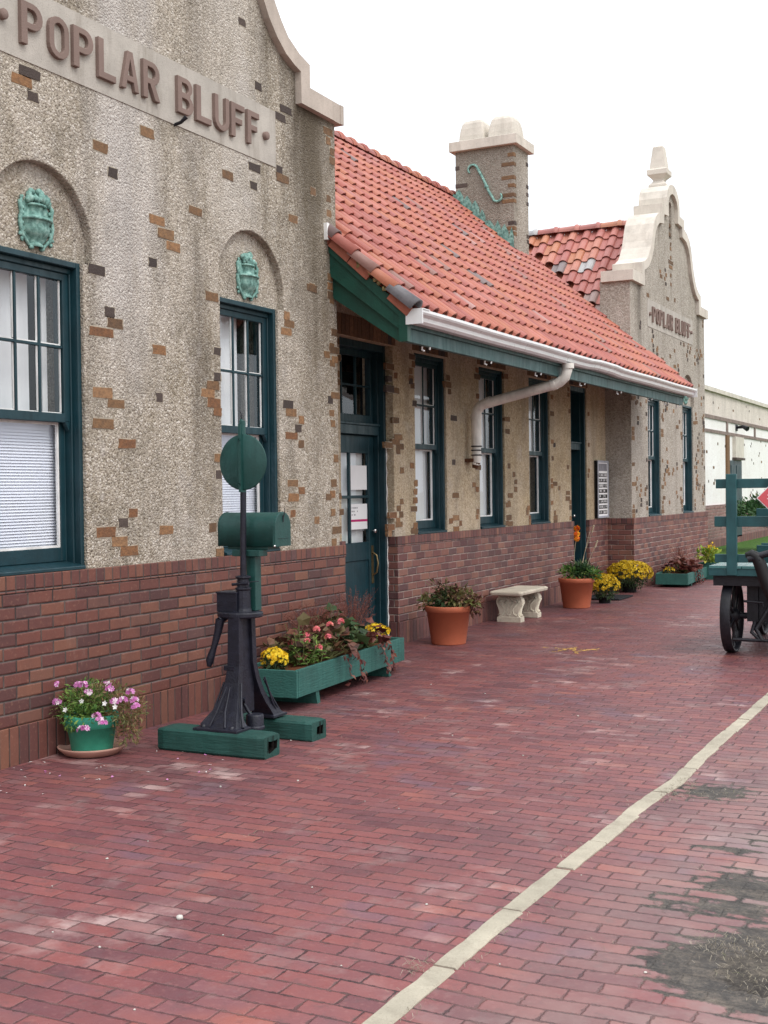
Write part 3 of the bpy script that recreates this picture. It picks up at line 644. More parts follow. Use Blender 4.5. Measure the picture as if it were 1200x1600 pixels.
lt = MB().mat('pebble')
for _ in range(60):
    x, y = rnd.uniform(0.3, 4.8), 2.7 + rnd.random() ** 1.6 * 8; r = rnd.choice((0.003, 0.003, 0.004, 0.005, 0.006))
    lt.blob((x, y, pave_z(x, y) + r * 0.5), r, (1.2, 1, 0.7), 6, 4, 0.6)
lt.blob((2.44, 3.66, 0.006 + pave_z(2.44, 3.66)), 0.012, (1.1, 1, 0.8), 8, 5, 0.5)
lt.mat('petal_pink')
for _ in range(22):
    a = rnd.uniform(0, 6.28); q = rnd.uniform(0.2, 0.75); x = 0.3 + q * math.cos(a) * 1.2; y = 5.75 + q * math.sin(a)
    if x > 0.06: lt.flower(Vector((x, y, 0.004 + pave_z(x, y))), Vector((rnd.gauss(0, .4), rnd.gauss(0, .4), 1)), rnd.uniform(0.006, 0.011), 3)
lt.mat('petal_white')
for _ in range(40):
    a = rnd.uniform(0, 6.28); q = rnd.uniform(0.15, 0.8); x = 0.35 + q * math.cos(a) * 1.2; y = 5.6 + q * math.sin(a)
    if x > 0.06: lt.leaf(Vector((x, y, 0.005 + pave_z(x, y))), Vector((rnd.gauss(0, 1), rnd.gauss(0, 1), 0)), Vector((0, 0, 1)), rnd.uniform(0.01, 0.035), 0.007)
tag(lt.build('litter'), 'small white pebbles and fallen petals scattered over paving', 'litter', kind='stuff')

pm = MB().mat('yellowpaint')
for (x, y, dx, dy) in ((1.08, 11.40, 0.52, 0.05), (1.24, 11.12, 0.14, 0.46), (1.34, 11.50, 0.16, -0.36), (1.46, 11.30, 0.12, 0.26)):
    for i in range(34):
        t_ = rnd.random(); px = x + dx * t_ + rnd.gauss(0, .012); py = y + dy * t_ + rnd.gauss(0, .016); r_ = rnd.uniform(.004, .018); z_ = pave_z(px, py) + .0022
        ring = [(px + r_ * rnd.uniform(.5, 1.2) * math.cos(a_), py + r_ * rnd.uniform(.5, 1.2) * math.sin(a_), z_) for a_ in (0, .9, 1.8, 2.7, 3.6, 4.5, 5.4)]
        pm.add(ring, [tuple(range(7))])
tag(pm.build('paint_mark'), 'worn yellow spray paint scrawl on the brick paving', 'paint mark')

# ------------------------------------------------------------------ the station
STN = thing('station_building', (0, 14, 0), 'long pebbledash railway station with curved parapet gables and red tiled roof', 'building')
C1, C2, HW = 6.8, 20.9, 2.5
ZW = 1.085

def wainscot(name, y0, y1, x0, x1, suffix, parent, proud=0.035, ends=True):
    m = MB()
    m.mat('soldier' + suffix).box(x0, x1 + proud + 0.012, y0, y1, -0.05, 0.22)
    m.mat('brick' + suffix).box(x0 + 0.001, x1 + proud, y0 + 0.002, y1 - 0.002, 0.2202, 0.985)
    m.mat('rowlock' + suffix).box(x0 + 0.002, x1 + proud + 0.006, y0 - 0.004, y1 + 0.004, 0.9853, ZW)
    return m.build(name, parent, bevel=0.003, segs=1)

def add_inlays(o, rows, x):
    """bricks left showing in the stucco belong to the wall itself"""
    m = MB(); m.mats = ['in_o', 'in_b', 'in_d', 'rim']
    for (y, z, kk) in rows:
        L = {'S': 0.165, 'H': 0.088, 'L': 0.215}[kk[0]] * rnd.uniform(0.85, 1.1); h = 0.062 * rnd.uniform(0.88, 1.04)
        m.mat({'o': 'in_o', 'b': 'in_b', 'd': 'in_d'}[kk[1]])
        p = rnd.uniform(0.002, 0.006); t = rnd.uniform(-0.012, 0.012)
        pts = [(-L / 2, -h / 2), (-L * .1, -h / 2), (L / 2, -h / 2), (L / 2, 0), (L / 2, h / 2), (L * .15, h / 2), (-L / 2, h / 2), (-L / 2, 0)]
        pts = [(a + rnd.uniform(-.006, .006), b + rnd.uniform(-.003, .003) + a * t) for a, b in pts]
        ring0 = [(x - 0.03, y + a * 1.02, z + b * 1.02) for a, b in pts]; ring1 = [(x + p, y + a, z + b) for a, b in pts]; 
        m.loft([ring0, ring1], cap=True)
        nr = 22; m.mat('rim'); rr_ = []
        for i in range(nr):
            a = 2 * math.pi * i / nr; ca, sa = math.cos(a), math.sin(a); q = 1 / max(abs(ca), abs(sa))
            rr_.append((x + 0.0012, y + ca * q * (L / 2 + rnd.uniform(.001, .011)), z + sa * q * (h / 2 + rnd.uniform(.001, .010))))
        m.add(rr_, [tuple(range(nr))])
    me = o.data
    tmp = m.build('tmp'); bm_join(o, tmp)

def bm_join(o, tmp):
    """append tmp's faces (with materials) to o's mesh"""
    import bmesh
    bm = bmesh.new(); bm.from_mesh(o.data); base = len(o.data.materials)
    src = tmp.data; vm = [bm.verts.new(v.co) for v in src.vertices]
    for p in src.polygons:
        try: f = bm.faces.new([vm[i] for i in p.vertices])
        except ValueError: continue
        f.material_index = base + p.material_index; f.smooth = p.use_smooth
    for q in src.materials: o.data.materials.append(q)
    bm.to_mesh(o.data); bm.free(); bpy.data.objects.remove(tmp)

def window(y0, y1, z0, z1, X, parent, shade='blind', cols=3, mid=2.03, chip=True, gname='window'):
    """double-hung sash in an opening of a wall whose face is at X"""
    fr = MB().mat('teal')
    xa, xb = X - 0.20, X - 0.025
    fr.box(xa, xb, y0, y0 + 0.032, z0, z1); fr.box(xa, xb, y1 - 0.032, y1, z0, z1)          # jambs
    fr.box(xa, xb - 0.004, y0 + 0.032, y1 - 0.032, z1 - 0.036, z1)                            # head
    for s_, ya in ((1, y0 + 0.032), (-1, y1 - 0.032)):                                        # parting beads: the stepped jamb
        fr.box(X - 0.2, X - 0.072, min(ya, ya + s_ * 0.014), max(ya, ya + s_ * 0.014), z0, z1 - 0.036)
        fr.box(X - 0.2, X - 0.124, min(ya + s_ * 0.014, ya + s_ * 0.026), max(ya + s_ * 0.014, ya + s_ * 0.026), z0, z1 - 0.036)
    fr.box(X - 0.2, X - 0.07, y0 + 0.032, y1 - 0.032, z1 - 0.07, z1 - 0.036)
    fr.add([(X - 0.2, y0 + .032, z0), (X - 0.2, y1 - .032, z0), (X + 0.012, y1 - .032, z0), (X + 0.012, y0 + .032, z0),
            (X - 0.2, y0 + .032, z0 + 0.06), (X - 0.2, y1 - .032, z0 + 0.06), (X + 0.012, y1 - .032, z0 + 0.022), (X + 0.012, y0 + .032, z0 + 0.022)],
           [(3, 2, 1, 0), (4, 5, 6, 7), (3, 7, 6, 2), (0, 1, 5, 4), (0, 4, 7, 3), (1, 2, 6, 5)])
    F = fr.build(gname, parent, bevel=0.004, segs=1)
    ya, yb = y0 + 0.046, y1 - 0.046
    us = MB().mat('teal'); xo, xi = X - 0.084, X - 0.122
    us.box(xi, xo, ya, ya + 0.05, mid - 0.03, z1 - 0.07); us.box(xi, xo, yb - 0.05, yb, mid - 0.03, z1 - 0.07)
    us.box(xi, xo, ya + 0.05, yb - 0.05, z1 - 0.115, z1 - 0.07); us.box(xi, xo + 0.006, ya + 0.05, yb - 0.05, mid - 0.035, mid + 0.02)
    us.add([(xo, yb - .05, mid - .03), (xo, yb, mid - .03), (xo, yb - .008, mid - .09), (xo - .03, yb - .05, mid - .03), (xo - .03, yb, mid - .03), (xo - .03, yb - .008, mid - .09)], [(0, 2, 1), (3, 4, 5), (0, 1, 4, 3), (1, 2, 5, 4), (0, 3, 5, 2)])
    ga, gb, gz0, gz1 = ya + 0.05, yb - 0.05, mid + 0.02, z1 - 0.115
    for i in range(1, cols):
        c = ga + (gb - ga) * i / cols; us.box(xi + 0.006, xo - 0.004, c - 0.009, c + 0.009, gz0, gz1)
    c = (gz0 + gz1) / 2; us.box(xi + 0.008, xo - 0.006, ga, gb, c - 0.009, c + 0.009)
    US = us.build('upper_sash', F, bevel=0.003, segs=1)
    wt = MB().mat('white')                                                                     # putty edge, flaking
    for i in range(cols):
        a = ga + (gb - ga) * i / cols + 0.010; b = ga + (gb - ga) * (i + 1) / cols - 0.010
        for q0, q1 in ((gz0, c - 0.010), (c + 0.010, gz1)):
            wt.box(xi + 0.010, xi + 0.022, a, b, q0, q0 + rnd.uniform(0.004, 0.009)); wt.box(xi + 0.010, xi + 0.022, b - 0.005, b, q0 + 0.01, q1)
    wt.build('putty', F)
    lo = MB().mat('teal'); xo2, xi2 = X - 0.126, X - 0.164
    lo.box(xi2, xo2, ya, ya + 0.05, z0 + 0.05, mid + 0.015); lo.box(xi2, xo2, yb - 0.05, yb, z0 + 0.05, mid + 0.015)
    lo.box(xi2, xo2, ya + 0.05, yb - 0.05, z0 + 0.05, z0 + 0.135); lo.box(xi2, xo2, ya + 0.05, yb - 0.05, mid - 0.03, mid + 0.015)
    lo.build('lower_sash', F, bevel=0.003, segs=1)
    if chip:
        w2 = MB().mat('white'); q = xo2 + 0.001
        w2.box(xi2 + 0.012, q - 0.010, yb - 0.064, yb - 0.051, z0 + 0.136, mid - 0.031); w2.box(xi2 + 0.012, q - 0.010, ya + 0.051, yb - 0.065, z0 + 0.136, z0 + 0.15)
        w2.box(xi2 + 0.012, q - 0.012, ya + 0.051, yb - 0.065, mid - 0.05, mid - 0.031)
        w2.build('inner_edge', F)
    gp = MB().mat('glass'); gp.add([(xi + 0.016, ga, gz0), (xi + 0.016, gb, gz0), (xi + 0.016, gb, gz1), (xi + 0.016, ga, gz1)], [(0, 1, 2, 3)])
    gp.add([(xi2 + 0.016, ya + .05, z0 + .135), (xi2 + 0.016, yb - .05, z0 + .135), (xi2 + 0.016, yb - .05, mid - .03), (xi2 + 0.016, ya + .05, mid - .03)], [(0, 1, 2, 3)])
    gp.build('glass', F)
    ins = MB()
    if shade == 'blind':
        ins.mat('blind'); z = z0 + 0.14
        while z < mid - 0.04:
            ins.add([(X - 0.182, y0 + .07, z), (X - 0.182, y1 - .07, z), (X - 0.198, y1 - .07, z + 0.021), (X - 0.198, y0 + .07, z + 0.021)], [(0, 1, 2, 3)]); z += 0.0185
        ins.mat('curtain')
        drape(ins, X - 0.24, y0 + 0.06, y0 + (y1 - y0) * 0.70, mid - 0.1, z1, 0.006)
        ins.mat('curtain'); ins.box(X - 0.23, X - 0.215, y1 - 0.145, y1 - 0.10, mid - 0.1, z1)
        ins.build('blind', F)
    elif shade == 'sheet':
        ins.mat('curtain'); drape(ins, X - 0.20, y0 + 0.06, y1 - 0.135, z0 + 0.06, mid, 0.004); drape(ins, X - 0.215, y0 + 0.06, y1 - 0.05, mid - 0.05, z1, 0.012)
        drape(ins, X - 0.225, y1 - 0.12, y1 - 0.05, z0 + 0.06, mid, 0.01)
        ins.build('curtain', F)
    elif shade == 'half':
        ins.mat('curtain'); drape(ins, X - 0.21, y0 + 0.06, y1 - 0.09, mid - 0.05, z1, 0.01); drape(ins, X - 0.26, y0 + 0.05, y1 - 0.3, z0, mid, 0.012)
        ins.build('curtain', F)
    return F

def drape(m, x, y0, y1, z0, z1, amp):
    n = 18; ph = rnd.uniform(0, 6)
    top = [(x + amp * math.sin(ph + 22 * (y1 - y0) * i / n * 3), y0 + (y1 - y0) * i / n, z1) for i in range(n + 1)]
    bot = [(x + amp * 1.3 * math.sin(ph + 0.5 + 22 * (y1 - y0) * i / n * 3), y0 + (y1 - y0) * i / n + rnd.uniform(-.003, .003), z0) for i in range(n + 1)]
    m.add(top + bot, [(i, i + 1, n + 2 + i, n + 1 + i) for i in range(n)], True)

OUT = [(2.5, 4.67), (2.5, 4.83), (2.0, 4.835), (2.0, 5.02), (1.84, 5.06), (1.67, 5.14), (1.57, 5.235), (1.48, 5.345), (1.41, 5.46), (1.35, 5.60), (1.27, 5.75), (1.15, 5.88), (0.98, 5.97), (0.76, 6.02), (0.76, 6.17),
       (0.45, 6.18), (0.44, 6.33), (0.38, 6.46), (0.27, 6.55), (0.14, 6.60), (0.0, 6.615)]
INN = [(2.42, 4.67), (2.38, 4.672), (1.86, 4.675), (1.855, 4.925), (1.76, 4.95), (1.63, 5.00), (1.50, 5.09), (1.39, 5.20), (1.30, 5.33), (1.24, 5.47), (1.17, 5.61), (1.07, 5.73), (0.92, 5.82), (0.63, 5.86), (0.61, 6.02),
       (0.32, 6.04), (0.315, 6.28), (0.26, 6.37), (0.18, 6.42), (0.09, 6.455), (0.0, 6.46)]

def gable(C, inl, wall_mat, suffix, shade, stone_mat, wname):
    inner = [(C + d, z) for d, z in INN] + [(C - d, z) for d, z in INN[-2::-1]]
    outline = [(C - HW, 0.9), (C + HW, 0.9), (C + HW, 4.70)] + inner[2:-2] + [(C - HW, 4.70)]
    wins = [(C - 1.545, C - 0.745), (C + 0.745, C + 1.545)]
    hb = [rect(a, b, ZW, 2.985) for a, b in wins]
    back = solid(wname, outline, hb, -0.36, -0.06, wall_mat, STN)
    niche = archpoly(C - 0.10, C + 0.10, 5.72, 6.24) if True else None
    fh = [[(a, ZW), (b, ZW), (b, 2.985)] + [(b + 0.09, 2.985)] + [((a + b) / 2 + 0.035 + 0.455 * math.cos(math.pi * i / 20), 3.075 + 0.455 * math.sin(math.pi * i / 20)) for i in range(21)] + [(a - 0.02, 2.985), (a, 2.985)] for a, b in wins]
    front = solid('tmp_front', outline, fh + [niche], -0.066, 0.0, wall_mat, None, bev=0.008)
    bm_join(back, front)
    if inl: add_inlays(back, inl, 0.0)
    # side returns and the body behind
    rt = MB().mat(wall_mat); e = C + HW
    rt.box(-0.47, -0.361, C - HW + 0.001, C - HW + 0.35, 0.9, 4.69); rt.box(-6.0, -0.4705, C - HW + 0.002, C - HW + 0.3, 0.9, 3.4)
    rt.box(-6.0, -0.361, e - 0.35, e - 0.001, 0.9, 3.4); rt.box(-0.47, -0.3612, e - 0.349, e - 0.0012, 3.401, 4.69); rt.box(-6.3, -6.002, C - HW, e, 0.9, 3.4)
    rr = rt.build('tmp_r'); bm_join(back, rr)
    wainscot('brick_wainscot', C - HW - 0.03, C + HW + 0.03, -0.36, 0.0, suffix, STN)
    sw = MB(); sw.mat('soldier' + suffix).box(-6.0, -0.361, C - HW - 0.042, C - HW + 0.3, -0.05, 0.22); sw.mat('brick' + suffix).box(-6.0, -0.361, C - HW - 0.03, C - HW + 0.3, 0.2202, 0.985); sw.mat('rowlock' + suffix).box(-6.0, -0.3612, C - HW - 0.036, C - HW + 0.3, 0.9853, ZW)
    sw.build('side_wainscot', STN); sw = MB()
    sw.mat('soldier' + suffix).box(-6.0, -0.361, e - 0.3, e + 0.042, -0.05, 0.22); sw.mat('brick' + suffix).box(-6.0, -0.361, e - 0.3, e + 0.03, 0.2202, 0.985); sw.mat('rowlock' + suffix).box(-6.0, -0.3612, e - 0.3, e + 0.036, 0.9853, ZW)
    sw.build('side_wainscot', STN)
    # coping
    band = [(C + d, z) for d, z in OUT] + [(C - d, z) for d, z in OUT[-2::-1]]
    inn = [(C + d, z) for d, z in INN] + [(C - d, z) for d, z in INN[-2::-1]]
    cp = MB().mat(stone_mat); n = len(band)
    for i in range(n - 1):
        a, b, c, d = band[i], band[i + 1], inn[i + 1], inn[i]
        for x, f in ((0.055, 0), (-0.42, 1)):
            q = [(x, *a), (x, *b), (x, *c), (x, *d)]; cp.add(q, [(0, 1, 2, 3) if f == 0 else (3, 2, 1, 0)])
        cp.add([(-0.42, *a), (-0.42, *b), (0.055, *b), (0.055, *a)], [(0, 1, 2, 3)]); cp.add([(-0.42, *d), (-0.42, *c), (0.055, *c), (0.055, *d)], [(3, 2, 1, 0)])
    for i, f in ((0, 0), (n - 1, 1)):
        a, d = band[i], inn[i]; cp.add([(-0.42, *a), (0.055, *a), (0.055, *d), (-0.42, *d)], [(0, 1, 2, 3) if f == 0 else (3, 2, 1, 0)])
    cp.build('coping', back)
    for s_ in (-1, 1):                                                                         # end blocks return along the side walls
        ex = MB().mat(stone_mat); y = C + s_ * HW; ex.box(-0.44, 0.062, min(y, y + s_ * 0.055), max(y, y + s_ * 0.055), 4.668, 4.832)
        ex.build('coping_block', back, bevel=0.004)
    # finial
    fi = MB().mat(stone_mat); fx = -0.18
    def sq(h, z): return [(fx - h, C - h, z), (fx + h, C - h, z), (fx + h, C + h, z), (fx - h, C + h, z)]
    fi.loft([sq(0.15, 6.60), sq(0.15, 6.635), sq(0.12, 6.66), sq(0.085, 6.705), sq(0.10, 6.735), sq(0.15, 6.785), sq(0.17, 6.80), sq(0.17, 6.885), sq(0.135, 6.90), sq(0.088, 7.27), sq(0.07, 7.29)])
    fi.build('finial', back, bevel=0.006)
    # sign
    sg = MB().mat('panel'); sg.box(-0.02, 0.006, C - 1.535, C + 1.535, 4.09, 4.525); sg.build('sign_panel', back)
    for ch, a, b in LETTERS:
        o_, hs = glyph(ch); a = C + (6.8 + a) * .9935 - 6.8 + .004; b = C + (6.8 + b) * .9935 - 6.8 - .004; mp = lambda pl_: [(a + u * (b - a), 4.178 + v_ * 0.25) for u, v_ in pl_]
        solid('letter', mp(o_), [mp(q) for q in hs], 0.0, 0.034, 'letter', back, bev=0.003)
    for s_ in (-1.42, 1.37):
        dd = MB().mat('letter'); dd.lathe([(0.0, 0.034), (0.028, 0.034), (0.031, 0.03), (0.031, 0.0)], (0.004, C + s_, 4.295), 16, 'x'); dd.build('dot', back)
    # copper urns over the windows
    for a, b in wins: emblem(0.5 * (a + b) + 0.045, 3.19, -0.065, back)
    for a, b in wins: window(a, b, ZW, 2.985, 0.0, STN, shade)
    # brick cross and niche lining at the top
    cr = MB(); cr.mats = ['in_o', 'in_b', 'in_d']; cr.mat('in_b')
    for i in range(14):
        z = 4.93 + i * 0.075
        if z < 5.7 and rnd.random() < 0.55: cr.box(-0.02, 0.004, C - 0.045 + rnd.uniform(-.01, .01), C + 0.045, z, z + 0.06)
    for z in (5.78, 5.93): cr.box(-0.05, -0.02 if z > 5.7 else 0.005, C - 0.098, C + 0.098, z, z + 0.06)
    for z, ww in ((5.30, 0.16), (5.22, 0.11)): cr.box(-0.02, 0.0045, C - ww, C + ww, z, z + 0.06)
    t = cr.build('tmp_c'); bm_join(back, t)
    # dark room and roof behind
    rm = MB().mat('dark'); rm.box(-5.9, -0.95, C - HW + 0.36, C + HW - 0.36, 0.3, 3.2); rm.build('interior', STN)
    return back

def emblem(y, z, x, parent):
    m = MB().mat('copper')
    m.lathe([(0.0, 0.012), (0.125, 0.012), (0.135, 0.006), (0.135, 0.0)], (x, y, z), 24, 'x', True, 0.95, 1.15)
    prof = [(0.055, -0.155), (0.062, -0.145), (0.03, -0.125), (0.035, -0.11), (0.085, -0.085), (0.105, -0.05), (0.10, -0.015), (0.112, -0.005), (0.112, 0.008), (0.06, 0.02), (0.048, 0.055), (0.062, 0.085), (0.066, 0.09)]
    vs = []; n = 14
    for r, h in prof:
        for j in range(n + 1):
            a = math.pi * j / n; vs.append((x + 0.008 + 0.62 * r * math.sin(a), y + r * math.cos(a), z + h - 0.005))
    m.add(vs, [(i * (n + 1) + j, i * (n + 1) + j + 1, (i + 1) * (n + 1) + j + 1, (i + 1) * (n + 1) + j) for i in range(len(prof) - 1) for j in range(n)], True)
    m.tube([(x + 0.012 + .07 * math.sin(math.pi * i / 12), y + .115 * math.cos(math.pi * i / 12), z + .0) for i in range(13)], .009, 6)
    m.tube([(x + 0.012 + .045 * math.sin(math.pi * i / 12), y + .07 * math.cos(math.pi * i / 12), z + .085) for i in range(13)], .008, 6)
    for i in range(26):                                                                        # heaped fruit and leaves
        a = rnd.uniform(0, math.pi); q = math.sqrt(rnd.random())
        m.blob((x + 0.02 + 0.025 * (1 - q), y + 0.10 * q * math.cos(a), z + 0.105 + 0.07 * q * math.sin(a)), rnd.uniform(0.014, 0.024), (0.9, 1, 1.1), 7, 5, 0.4)
    for s_ in (-1, 1):                                                                         # leafy scrolls at the sides
        pts = [(x + 0.012, y + s_ * 0.06, z - 0.155), (x + 0.014, y + s_ * 0.12, z - 0.10), (x + 0.016, y + s_ * 0.138, z - 0.03), (x + 0.016, y + s_ * 0.128, z + 0.03), (x + 0.016, y + s_ * 0.135, z + 0.08), (x + 0.014, y + s_ * 0.115, z + 0.12)]
        m.tube(pts, [0.010, 0.014, 0.013, 0.011, 0.014, 0.006], 7)
        for q in range(9): m.blob((x + 0.014, y + s_ * (0.122 + 0.014 * math.sin(q * 2)), z - 0.13 + q * 0.031), 0.015, (0.7, 1, 0.9), 6, 5, 0.7)
    for s_ in (-1, 1): m.blob((x + 0.015, y + s_ * 0.045, z - 0.165), 0.02, (0.8, 1, 0.8), 6, 5)
    o = m.build('copper_urn', parent); return o
INL_NEAR=[(5.612,4.032,'Sd'),(5.544,3.967,'So'),(5.633,3.9,'Hd'),(6.716,3.96,'Sb'),(6.234,3.748,'Sb'),(6.354,3.612,'Hd'),(7.666,3.885,'Sb'),(8.034,4.023,'Sd'),(8.014,3.881,'Hd'),(7.254,3.543,'Sb'),(6.811,3.393,'So'),(6.905,3.319,'Sb'),(6.984,3.244,'So'),(6.756,3.1,'Hd'),(8.502,4.584,'Sd'),(8.417,4.503,'Sd'),(8.389,4.085,'Hd'),(8.435,4.027,'Sb'),(8.918,4.026,'Hb'),(8.59,3.739,'Sb'),(7.888,5.076,'Hd'),(8.103,4.658,'Hd'),(7.44,2.963,'Sb'),(6.181,2.964,'Sd'),(6.3,2.71,'Hd'),(8.873,3.225,'Sb'),(9.173,4.018,'Hb'),(6.305,2.714,'Hd'),(6.354,2.647,'Sb'),(6.22,2.577,'Lo'),(6.813,2.52,'So'),(6.808,2.197,'Hd'),(6.219,2.193,'Lo'),(6.35,2.129,'Sb'),(6.22,1.998,'Lb'),(6.455,1.876,'So'),(6.505,1.423,'Ho'),(6.405,1.363,'Hd'),(6.232,1.306,'Lo'),(6.363,1.243,'So'),(6.459,1.176,'So'),(6.862,1.299,'So'),(7.499,2.575,'Hd'),(7.494,2.391,'Hd'),(7.436,2.326,'Sb'),(7.371,2.264,'So'),(7.444,2.197,'So'),(7.491,2.135,'Ho'),(7.483,1.803,'Hb'),(7.491,1.68,'Hd'),(7.406,1.298,'Hb'),(7.491,1.115,'Hb'),(8.474,2.949,'Ho'),(8.509,2.889,'Sb'),(8.462,2.822,'So'),(8.882,3.231,'Hb'),(9.206,3.17,'Hb'),(8.474,2.244,'Sd'),(8.522,2.182,'Sb'),(8.675,2.13,'Ho'),(8.626,2.06,'Hd'),(8.522,1.996,'So'),(8.67,1.936,'Hb'),(9.195,2.77,'Hb'),(9.111,2.699,'Hb'),(9.202,2.634,'Hb'),(9.157,2.32,'Hd'),(9.198,2.123,'Hb'),(9.2,1.618,'Hb'),(8.53,1.618,'Sb'),(8.669,1.558,'Ho'),(8.537,1.501,'So'),(9.11,1.5,'Hb'),(8.904,1.312,'Hb'),(8.524,1.374,'Ho'),(9.192,1.118,'Hb')]
INL_REC=[(11.087,2.565,'Sd'),(11.093,2.786,'Sb'),(11.09,2.663,'Hd'),(11.044,2.001,'Sb'),(11.256,2.086,'Sb'),(11.21,2.038,'Sb'),(11.293,1.995,'Sb'),(11.252,1.945,'Hb'),(11.331,1.752,'Hb'),(11.322,1.435,'Hb'),(11.247,1.367,'Hb'),(11.123,1.303,'So'),(11.302,1.303,'Hb'),(11.232,1.243,'Ho'),(11.076,1.181,'So'),(11.047,1.121,'Ho'),(11.643,1.533,'Ho'),(11.641,1.444,'Ho'),(11.658,1.622,'Ho'),(11.633,1.181,'Ho'),(11.655,1.119,'Hb'),(12.645,1.853,'Hd'),(12.689,1.485,'Sb'),(12.696,1.233,'So'),(12.818,1.172,'Ho'),(12.692,1.11,'So'),(13.22,1.602,'Ho'),(13.307,1.55,'Ho'),(13.321,1.294,'Hb'),(13.297,1.229,'Ho'),(14.332,1.833,'Hb'),(14.497,1.728,'Hb'),(14.553,1.636,'Hb'),(14.363,1.469,'Sb'),(14.318,1.379,'Hb'),(14.551,1.544,'Hb'),(14.352,1.121,'Sb'),(14.313,1.198,'Sb'),(15.008,1.306,'Ho'),(14.961,1.244,'Hb'),(15.049,1.179,'Ho'),(15.047,1.116,'Ho'),(16.045,1.61,'Sb'),(16.216,1.553,'Hb'),(16.033,1.221,'Hb'),(16.051,1.154,'Sb'),(16.049,1.094,'Sb'),(16.031,2.135,'Hd'),(16.579,1.483,'Sb'),(16.577,1.405,'Sb'),(16.59,1.842,'Hb'),(12.659,2.344,'Sd'),(11.633,2.856,'Hb'),(11.651,2.45,'Hd'),(11.569,2.673,'Hd')]

for i in range(46):
    z = 1.14 + i * 0.0765
    if rnd.random() < .36: INL_NEAR.append((C1 + HW - (.055 if rnd.random() < .6 else .12), z, rnd.choice(('Hb', 'Hb', 'Ho', 'Sb'))))
near_gable = gable(C1, INL_NEAR, 'stucco', '', 'blind', 'coping_near', 'gable_wall')
far_rows = []
for _ in range(110):
    y = rnd.uniform(C2 - HW + 0.1, C2 + HW - 0.1); z = rnd.uniform(1.15, 4.6) if rnd.random() < 0.85 else rnd.uniform(4.6, 5.3)
    d = abs(y - C2)
    if 0.70 < d < 1.6 and z < 3.5: continue
    if d < 1.56 and 4.05 < z < 4.56: continue
    if z > 4.6 and d > 1.2: continue
    q = rnd.choice(('Hd', 'Hb', 'Hb', 'Sb', 'Ho')); far_rows.append((y, z, q))
    zz = z
    while rnd.random() < 0.55: zz += 0.075; far_rows.append((y + rnd.uniform(-.08, .08), zz, rnd.choice(('Hd', 'Hb', 'Ho'))))
for s_ in (-1, 1):
    for e in (0.70, 1.6):
        for z in (1.15, 1.22, 1.3, 1.55, 1.9, 1.98, 2.4, 2.47, 2.7, 2.9):
            if rnd.random() < 0.75: far_rows.append((C2 + s_ * (e + (0.04 if e > 1 else -0.04)), z, rnd.choice(('Hb', 'Sb', 'Hd'))))
for z in (1.12, 1.19, 1.26, 1.6, 1.9, 2.3, 2.37, 2.44, 2.9, 3.3):
    far_rows.append((C2 - HW + 0.09, z, rnd.choice(('Hb', 'Sb')))); far_rows.append((C2 + HW - 0.09, z + 0.3, 'Hd'))
far_gable = gable(C2, far_rows, 'stucco_far', '_b', 'sheet', 'stone', 'gable_wall')

# recessed platform wall between the gables
XR = -0.40
D1 = (10.06, 11.16); D2 = (16.74, 17.46)
WINS = [(11.66, 12.46), (13.40, 14.20), (15.06, 15.86)]
ya, yb = C1 + HW + 0.001, C2 - HW - 0.001
outl = [(ya, 1.0), (D1[0], 1.0), (D1[0], 3.0), (D1[1], 3.0), (D1[1], 1.0), (D2[0], 1.0), (D2[0], 3.0), (D2[1], 3.0), (D2[1], 1.0), (yb, 1.0), (yb, 3.92), (ya, 3.92)]
pw = solid('platform_wall', outl, [rect(a, b, ZW, 2.985) for a, b in WINS], XR - 0.35, XR, 'stucco_tan', STN, bev=0.006)
add_inlays(pw, INL_REC, XR)
lin = MB().mat('in_b')                                                                        # soldier-brick lintels over every opening
for a, b in WINS + [D1, D2]:
    n = int((b - a + 0.1) / 0.078)
    for i in range(n): lin.mat('in_b' if rnd.random() < 0.8 else 'in_d').box(XR - 0.03, XR + 0.004 + rnd.uniform(0, .003), a - 0.05 + i * (b - a + 0.1) / n + 0.003, a - 0.05 + (i + 1) * (b - a + 0.1) / n - 0.003, 3.004, 3.20)
t = lin.build('tmp_l'); bm_join(pw, t)
qb = []                                                                                        # toothed bricks down the edges of openings
for a, b in WINS + [D1, D2]:
    for y, s_ in ((a, -1), (b, 1)):
        for z in [1.13 + 0.075 * i for i in range(25)]:
            if rnd.random() < (0.34 if z < 1.4 or z > 2.6 else 0.16): qb.append((y + s_ * (0.055 if rnd.random() < .6 else 0.09), z, rnd.choice(('Ho', 'Hb', 'Sb'))))
add_inlays(pw, qb, XR)
for y0, y1 in ((D1[1], D2[0]), (D2[1], yb), (ya, D1[0])):
    wainscot('brick_wainscot', y0 - (0.004 if y0 > ya else -0.002), y1 + (0.004 if y1 < yb else -0.002), XR - 0.34, XR, '_b', STN, 0.03)
for i, (a, b) in enumerate(WINS):
    window(a, b, ZW, 2.985, XR, STN, ('sheet', 'sheet', 'half')[i], 2, 2.02)
nt_ = MB()
nt_.mat('ink').box(XR - 0.178, XR - 0.1765, 12.12, 12.20, 1.42, 1.49); nt_.mat('magenta').box(XR - 0.178, XR - 0.1765, 12.13, 12.19, 1.32, 1.37)
nt_.mat('ink').box(XR - 0.178, XR - 0.1765, 12.0, 12.07, 1.37, 1.385)
rm = MB().mat('dark'); rm.box(-5.8, XR - 0.85, ya + 0.2, yb - 0.2, 0.3, 3.3); rm.build('interior', STN)

